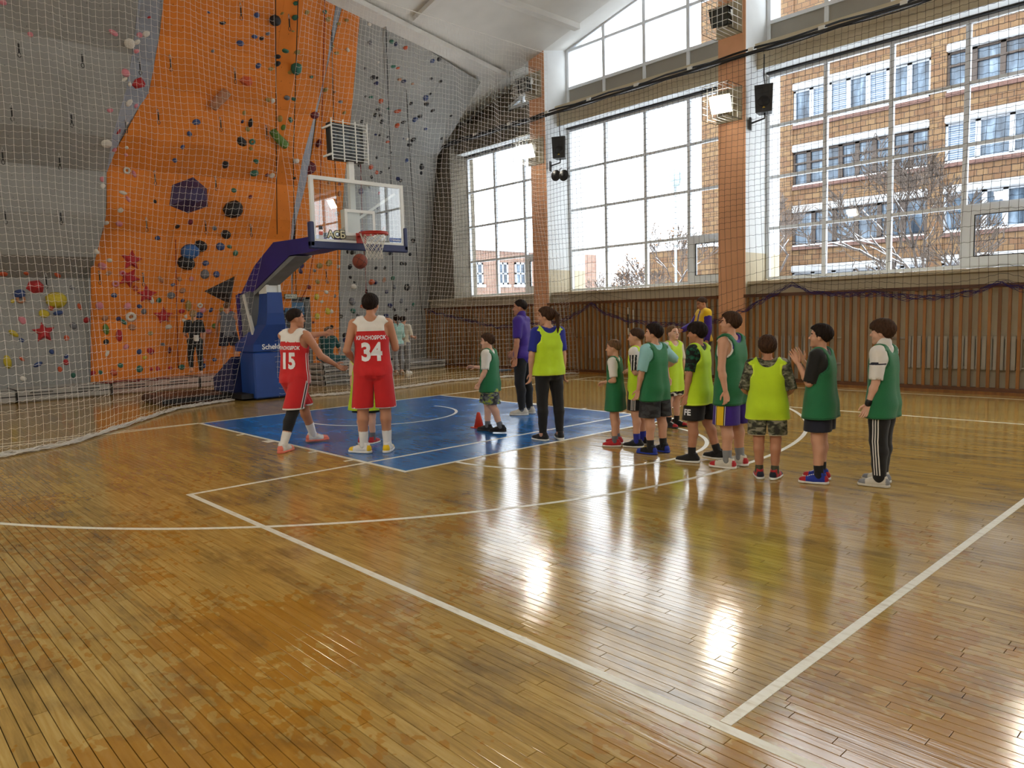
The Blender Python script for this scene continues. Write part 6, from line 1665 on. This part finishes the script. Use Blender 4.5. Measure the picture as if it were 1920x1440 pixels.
# boy walking by the cone
c = person('stocky boy in green bib over white t-shirt and grey camouflage shorts walking past the cone', 2.33, -4.54, 1.36, -72, build=1.16, armL=((-.22, .02, -1), (-.05, .42, -.85)), armR=((.15, .35, -.9), (-.05, .9, .1)), handL='fist', hy=4, hair='short', hcol='brown', sk='pale',
           legL=((-.03, -.16, -1), (0, -.38, -1)), legR=((.03, .24, -1), (0, .02, -1)), liftL=0, wear=[W_tee([m_whitec], sleeve=.44), W_bib([m_green, m_greent], hem=-.105, flare=.03), W_shorts([m_camog], .46, .02, .028)], socks=(.10, m_greyc), shoes=(m_blackc, m_blackc, m_whitec, m_dgrey), group='boys in green bibs')
# coaches
person('tall man in violet polo shirt and black trousers watching from the key', 3.87, -3.6, 1.84, -72, build=0.95, armL=((-.14, .02, -1), (-.02, .12, -1)), armR=((.2, .3, -1), (.1, .6, -.8)), hy=10, hair='crop', hcol='dark', sk='tan',
       legL=((-.03, .06, -1), (0, -.08, -1)), legR=((.04, -.05, -1), (0, -.10, -1)), wear=[W_tee([m_violet, m_whitec], off=.02, sleeve=.38, hem=-.10, name='polo_shirt', collar=m_violet, mi=lambda C, c: (np.minimum(np.linalg.norm(C - (c['J']['sh', 1] + (c['J']['el', 1] - c['J']['sh', 1]) * .80), axis=1), np.linalg.norm(C - (c['J']['sh', -1] + (c['J']['el', -1] - c['J']['sh', -1]) * .80), axis=1)) < .052).astype(int)), W_pants([m_blackc], .014)], shoes=(m_cshoe, m_cshoe, m_cshoe, m_whitec), socks=(.06, m_greyc))
person('woman with brown ponytail in lime bib over blue t-shirt and black leggings', 2.36, -5.65, 1.68, -22, sex='f', build=0.95, armL=((-.22, .0, -1), (-.02, .15, -1)), hy=48, hair='long', hcol='brown', sk='fair', legL=((-.02, .02, -1), (-.02, -.04, -1)), legR=((.08, 0, -1), (.02, -.04, -1)), footL=25,
       wear=[W_tee([m_bluec], sleeve=.40, hem=.02), W_bib([m_lime, m_limet], hem=-.025, flare=.012, scoop=.068), W_pants([m_blackc], .010, .96)], shoes=(m_blackc, m_blackc, m_redc, m_steelw), socks=(.05, SK['fair']))
cx, cy = onZ(1320, 720)[:2]
person('coach in yellow vest with violet sleeves and black trousers standing by the pillar', cx, cy, 1.88, -112, build=1.02, armL=((-.16, .0, -1), (-.02, .14, -1)), armR=((.2, .45, -.8), (-.1, .85, -.3)), hy=8, hp=-18, hair='crop', hcol='brown', sk='tan',
       wear=[W_tee([m_yellowc, m_violet], off=.028, sleeve=.97, hem=-.03, neck=.045, name='jacket', mi=lambda C, c: sleeve_of(C, c) | ((((C - c['P']) @ c['tf']) > 0.02) & (np.abs((C - c['P']) @ c['tr']) < .035)).astype(int)), W_pants([m_blackc], .016, loose=.012)], shoes=(m_blackc, m_blackc, m_blackc, m_blackc))
# ---- the line of children
person('smallest boy at the head of the line, long green bib over white t-shirt, red shoes', 2.58, -6.55, 1.27, -76, build=0.88, armL=((-.14, -.12, -1), (.42, .5, -.12)), armR=((.1, -.1, -1), (-.4, .5, -.1)), hy=0, hair='crop', hcol='light', sk='fair', legL=((-.05, .02, -1), (-.04, -.06, -1)), legR=((.08, .1, -1), (.02, -.08, -1)),
       wear=[W_tee([m_whitec], sleeve=.42), W_bib([m_green, m_greent], hem=-.20, flare=.045), W_shorts([m_greyc], .36)], socks=(.09, m_greyc), shoes=(m_redc, m_redc, m_redc, m_whitec), group='boys in green bibs')
strp = lambda C, c: np.where((np.abs((C - c['P']) @ c['tr']) > c['sw'] * .95) & ((((C - c['P']) @ c['tf']) * 28 % 1) < .5), 1, np.where(((C - c['P']) @ c['up']) > .33 * c['B'], 1, 0))
c = person('boy in lime bib over black and white striped football shirt, second in the line', 2.70, -6.80, 1.40, -72, build=0.92, armL=((-.16, -.14, -1), (.5, .3, .1)), armR=((.14, -.1, -1), (-.5, .3, .05)), hy=4, hair='crop', hcol='brown', sk='fair', legL=((-.04, .02, -1), (-.02, -.05, -1)), legR=((.06, .02, -1), (0, -.12, -1)),
       wear=[W_tee([m_blackc, m_whitec], sleeve=.44, mi=strp), W_bib([m_lime, m_limet], hem=-.12, flare=.012), W_shorts([m_blackc, m_whitec], .42, .022, .02, .05)], socks=(.14, m_bluec), shoes=(m_blackc, m_blackc, m_dgrey, m_steelw), group='children in lime bibs')
for s in (-1, 1):
    for e in (-.022, 0.0, .022): ribbon(c, 'shorts', s, e, .009, m_whitec, c['P'][2], c['ez'] + .01)
person('boy in green bib over pale blue t-shirt with one hand on his hip', 2.46, -7.22, 1.45, -52, build=1.02, armL=((-.22, .08, -1), (-.04, .22, -1)), armR=((.85, -.05, -.6), (-.75, .35, -.5)), hy=26, hp=6, hair='short', hcol='dark', sk='fair', legL=((-.03, .04, -1), (-.01, -.03, -1)), legR=((.06, -.02, -1), (.02, -.08, -1)),
       wear=[W_tee([m_cyan], sleeve=.46, off=.016), W_bib([m_green, m_greent], hem=-.115, flare=.03), W_shorts([m_dcamo], .48, .025, .03)], socks=(.12, m_blackc), shoes=(m_blackc, m_shoeblue, m_yellowc, m_shoeblue), group='boys in green bibs')
person('fair-haired boy in lime bib and printed shorts behind the others, looking up to the right', 4.21, -6.25, 1.39, 128, build=0.92, hy=-8, hp=8, hair='crop', hcol='light', sk='pale', armR=((.2, .1, -1), (.0, .3, -1)), wear=[W_tee([m_cream_c], sleeve=.42), W_bib([m_lime, m_limet], hem=-.18, flare=.03), W_shorts([m_bwprint], .42)], socks=(.1, m_blackc), shoes=(m_blackc, m_redc, m_whitec, m_dgrey), group='children in lime bibs')
c = person('boy with bowl haircut in lime bib over black t-shirt and black shorts', 2.37, -7.85, 1.46, -66, build=0.96, armL=((-.2, .06, -1), (-.02, .16, -1)), armR=((.16, .1, -1), (0, .3, -1)), hy=10, hair='bowl', hcol='dark', sk='tan', legL=((-.03, .10, -1), (-.02, .02, -1)), legR=((.06, -.16, -1), (.04, -.34, -1)),
       wear=[W_tee([m_tropic, m_blackc], sleeve=.42, mi=lambda C, c: (np.linalg.norm(C - c['sc'], axis=1) < c['sw'] * .9).astype(int)), W_bib([m_lime, m_limet], hem=-.105, flare=.045), W_shorts([m_blackc], .44, .022, .028)], socks=(.12, m_blackc), shoes=(m_blackc, m_blackc, m_dgrey, m_steelw), group='children in lime bibs')
side_print(c, 'shorts', -1, 'FE', .085, c['ez'] + .09, .045, m_ink_w)
c = person('taller boy in green bib over violet jersey with violet and yellow shorts, hands behind back', 2.34, -8.25, 1.56, -62, build=1.08, armL=((-.24, -.06, -1), (-.04, -.22, -1)), armR=((.2, -.12, -1), (-.1, -.25, -1)), hy=14, hp=8, hair='short', hcol='brown', sk='fair', legL=((-.03, .02, -1), (-.02, -.05, -1)), legR=((.05, -.02, -1), (.02, -.10, -1)),
       wear=[W_bib([m_violet, m_whitec], off=.016, hem=-.02, flare=0, arm=.058, scoop=.05, name='jersey'), W_bib([m_green, m_greent], off=.03, hem=-.12, flare=.03, arm=.07, scoop=.07), W_shorts([m_violet], .49, .024, .034, .05)], socks=(.14, m_lgrey), shoes=(m_cshoe, m_redc, m_blackc, m_whitec), group='boys in green bibs')
for e, w_, m_ in ((0.0, .075, m_yellowc), (-.041, .007, m_blackc), (.041, .007, m_blackc), (-.05, .006, m_whitec), (.05, .006, m_whitec)): ribbon(c, 'shorts', -1, e, w_, m_, c['P'][2] + .02, c['ez'] + .004)
person('boy in lime bib over camouflage t-shirt and camouflage shorts, back turned', 2.08, -8.78, 1.33, 2, build=1.0, armL=((-.30, -.05, -1), (.20, .75, -.35)), armR=((.30, -.05, -1), (-.20, .75, -.35)), hy=10, hair='bowl', hcol='brown', sk='tan', legL=((-.02, 0, -1), (.02, -.02, -1)), legR=((.02, 0, -1), (-.02, -.02, -1)), footL=14, footR=18,
       wear=[W_tee([m_camo], sleeve=.50, off=.018), W_bib([m_lime, m_limet], hem=-.10, flare=.022, scoop=.072, off=.032), W_shorts([m_camo, m_cream_c], .42, .022, .022, .05, hem_band(None, 1, .01))], socks=(.08, cloth('olive_sock', (70, 70, 48))), shoes=(m_redc, m_navyc, m_whitec, m_steelw), group='children in lime bibs')
person('boy in long green bib over black t-shirt clapping his hands before his face', 2.26, -9.21, 1.43, -76, build=1.06, armL=((-.10, .22, -.9), (.12, .50, .85)), armR=((.10, .35, -.85), (-.12, .55, .85)), handL='flat', handR='flat', thumbL=(0, -1, .4), thumbR=(0, -1, .4), hy=4, hp=6, hair='short', hcol='dark', sk='fair', legL=((-.04, .02, -1), (-.02, -.06, -1)), legR=((.05, .06, -1), (.02, -.02, -1)),
       wear=[W_tee([m_blackc], sleeve=.46, off=.018), W_bib([m_green, m_greent], hem=-.11, flare=.05, off=.03, arm=.07), W_shorts([m_navyc], .38)], socks=(.14, m_blackc), shoes=(m_shoeblue, m_redc, m_whitec, m_whitec), group='boys in green bibs')
mi9 = lambda C, c: (np.minimum(*[np.abs(np.linalg.norm(C - c['J']['sh', s], axis=1) - .078 * c['k']) for s in (-1, 1)]) < .006).astype(int) * (np.abs((C - c['P']) @ c['tr']) > c['sw'] * .9)
c = person('boy in green bib over white polo and black striped track trousers, last in the line', 2.48, -9.67, 1.46, -72, build=0.98, armL=((-.16, .0, -1), (.0, .30, -1)), armR=((.14, .05, -1), (0, .3, -1)), hy=6, hair='bowl', hcol='brown', sk='pale', legL=((-.03, .02, -1), (-.02, -.06, -1)), legR=((.05, .08, -1), (.02, .02, -1)),
       wear=[W_tee([m_whitec, m_navyc], sleeve=.44, off=.016, mi=mi9, collar=m_whitec, name='polo_shirt'), W_bib([m_green, m_greent], hem=-.11, flare=.035), W_pants([m_blackc], .018, .985, None, 'track_trousers', .012)], shoes=(m_cshoe, m_lgrey, m_whitec, m_cshoe), group='boys in green bibs')
for s in (-1, 1):
    for e in (-.022, 0.0, .022): ribbon(c, 'pants', s, e, .010, m_whitec, c['P'][2], c['J']['ankle', s][2] + .04)
f = Field(c['J']['wr', -1] - .08, c['J']['wr', -1] + .08, .006)
d = unit(c['J']['wr', -1] - c['J']['el', -1]); w_ = c['J']['wr', -1] - d * .02
f.cone(w_ - d * .010, w_ + d * .010, .030, .030, .004); c['child']('wristwatch', f, [m_black])
# ---- climbers
wx, wy = 2.63, 7.30
person('barefoot climber in black t-shirt and leggings stepping up to the orange wall', wx, wy, 1.66, -4, z0=0.285, sex='f', build=0.95, hy=-14, hair='long', hcol='blond', sk='fair', armR=((.2, .05, -1), (.0, .2, -1)), armL=((-.22, .1, -1), (.2, .8, -.3)), legR=((.04, .03, -1), (0, -.03, -1)), legL=((-.10, .28, -1), (-.02, -.62, -.9)), handL='relax',
       wear=[W_tee([m_blackc], sleeve=.44, hem=-.02), W_pants([m_blackc], .010, .90)], group='climbers')
cb = empty('chalk_bag', (wx - .02, wy - .17, 1.18)); tag(cb, 'white chalk bag hanging at the climbing woman\'s waist', 'bag'); MB().lathe([(.05, 0), (.06, .02), (.06, .13), (.065, .15), (.06, .155)], (0, 0, 0), 14).build('pouch', m_whitec, cb); MB().tube([(0.0, .03, .15), (0, .06, .2)], .006, 5).build('loop', m_dark, cb)
px_, py_ = onY(428, 620, 7.35)[0], 7.35
person('man in grey sleeveless shirt and navy shorts standing on footholds of the orange wall', px_, py_, 1.74, 4, z0=0.42, build=1.05, hy=-20, hair='crop', hcol='light', sk='tan', armL=((-.32, .15, -1), (-.05, .35, -1)), armR=((.30, .1, -1), (.05, .2, -1)), legL=((-.12, .12, -1), (-.02, -.1, -1)), legR=((.16, .2, -1), (.02, -.12, -1)),
       wear=[W_bib([m_greyc, m_greyc], off=.016, hem=-.04, flare=.0, arm=.052, scoop=.045, name='vest'), W_shorts([m_navyc], .38)], socks=None, shoes=(m_dgrey, m_dgrey, m_redc, m_black), group='climbers')
person('woman with long dark hair in mint top and grey trousers standing under the grey wall', 7.62, 5.45, 1.70, -38, sex='f', build=1.0, hy=-30, hair='long', hcol='dark', sk='fair', armL=((-.16, .05, -1), (.1, .85, .1)), armR=((.2, .1, -1), (0, .7, .1)), wear=[W_tee([m_mint], sleeve=.95, hem=.0), W_pants([m_lgrey], .012, .86)], shoes=(m_cshoe, m_browns, m_cshoe, m_browns), group='climbers')
person('person in cream t-shirt half hidden behind the long-haired woman', 8.02, 5.72, 1.66, 25, build=1.0, hy=-10, hair='short', hcol='dark', sk='fair', armR=((.22, .05, -1), (-.1, .8, -.1)), wear=[W_tee([m_cream_c], sleeve=.44), W_pants([m_lgrey], .014)], shoes=S_white, group='climbers')
person('seated climber in teal t-shirt with back turned on the stack of mats', 4.98, 4.72, 1.68, 18, z0=0.535, sex='f', build=0.98, lean=(0, .15, 1), hy=-20, hp=-20, hair='long', hcol='light', sk='fair', armR=((.25, .45, -.8), (-.3, .8, -.2)), armL=((-.25, .45, -.8), (.3, .8, -.2)), legR=((.62, .8, .05), (-.85, .25, -.1)), legL=((-.62, .8, .05), (.85, .1, -.1)),
       wear=[W_tee([m_teal], sleeve=.42, hem=-.01), W_pants([m_teal], .012, .9)], group='climbers')
bpy.data.objects['person'].select_set(False) if 'person' in bpy.data.objects else None
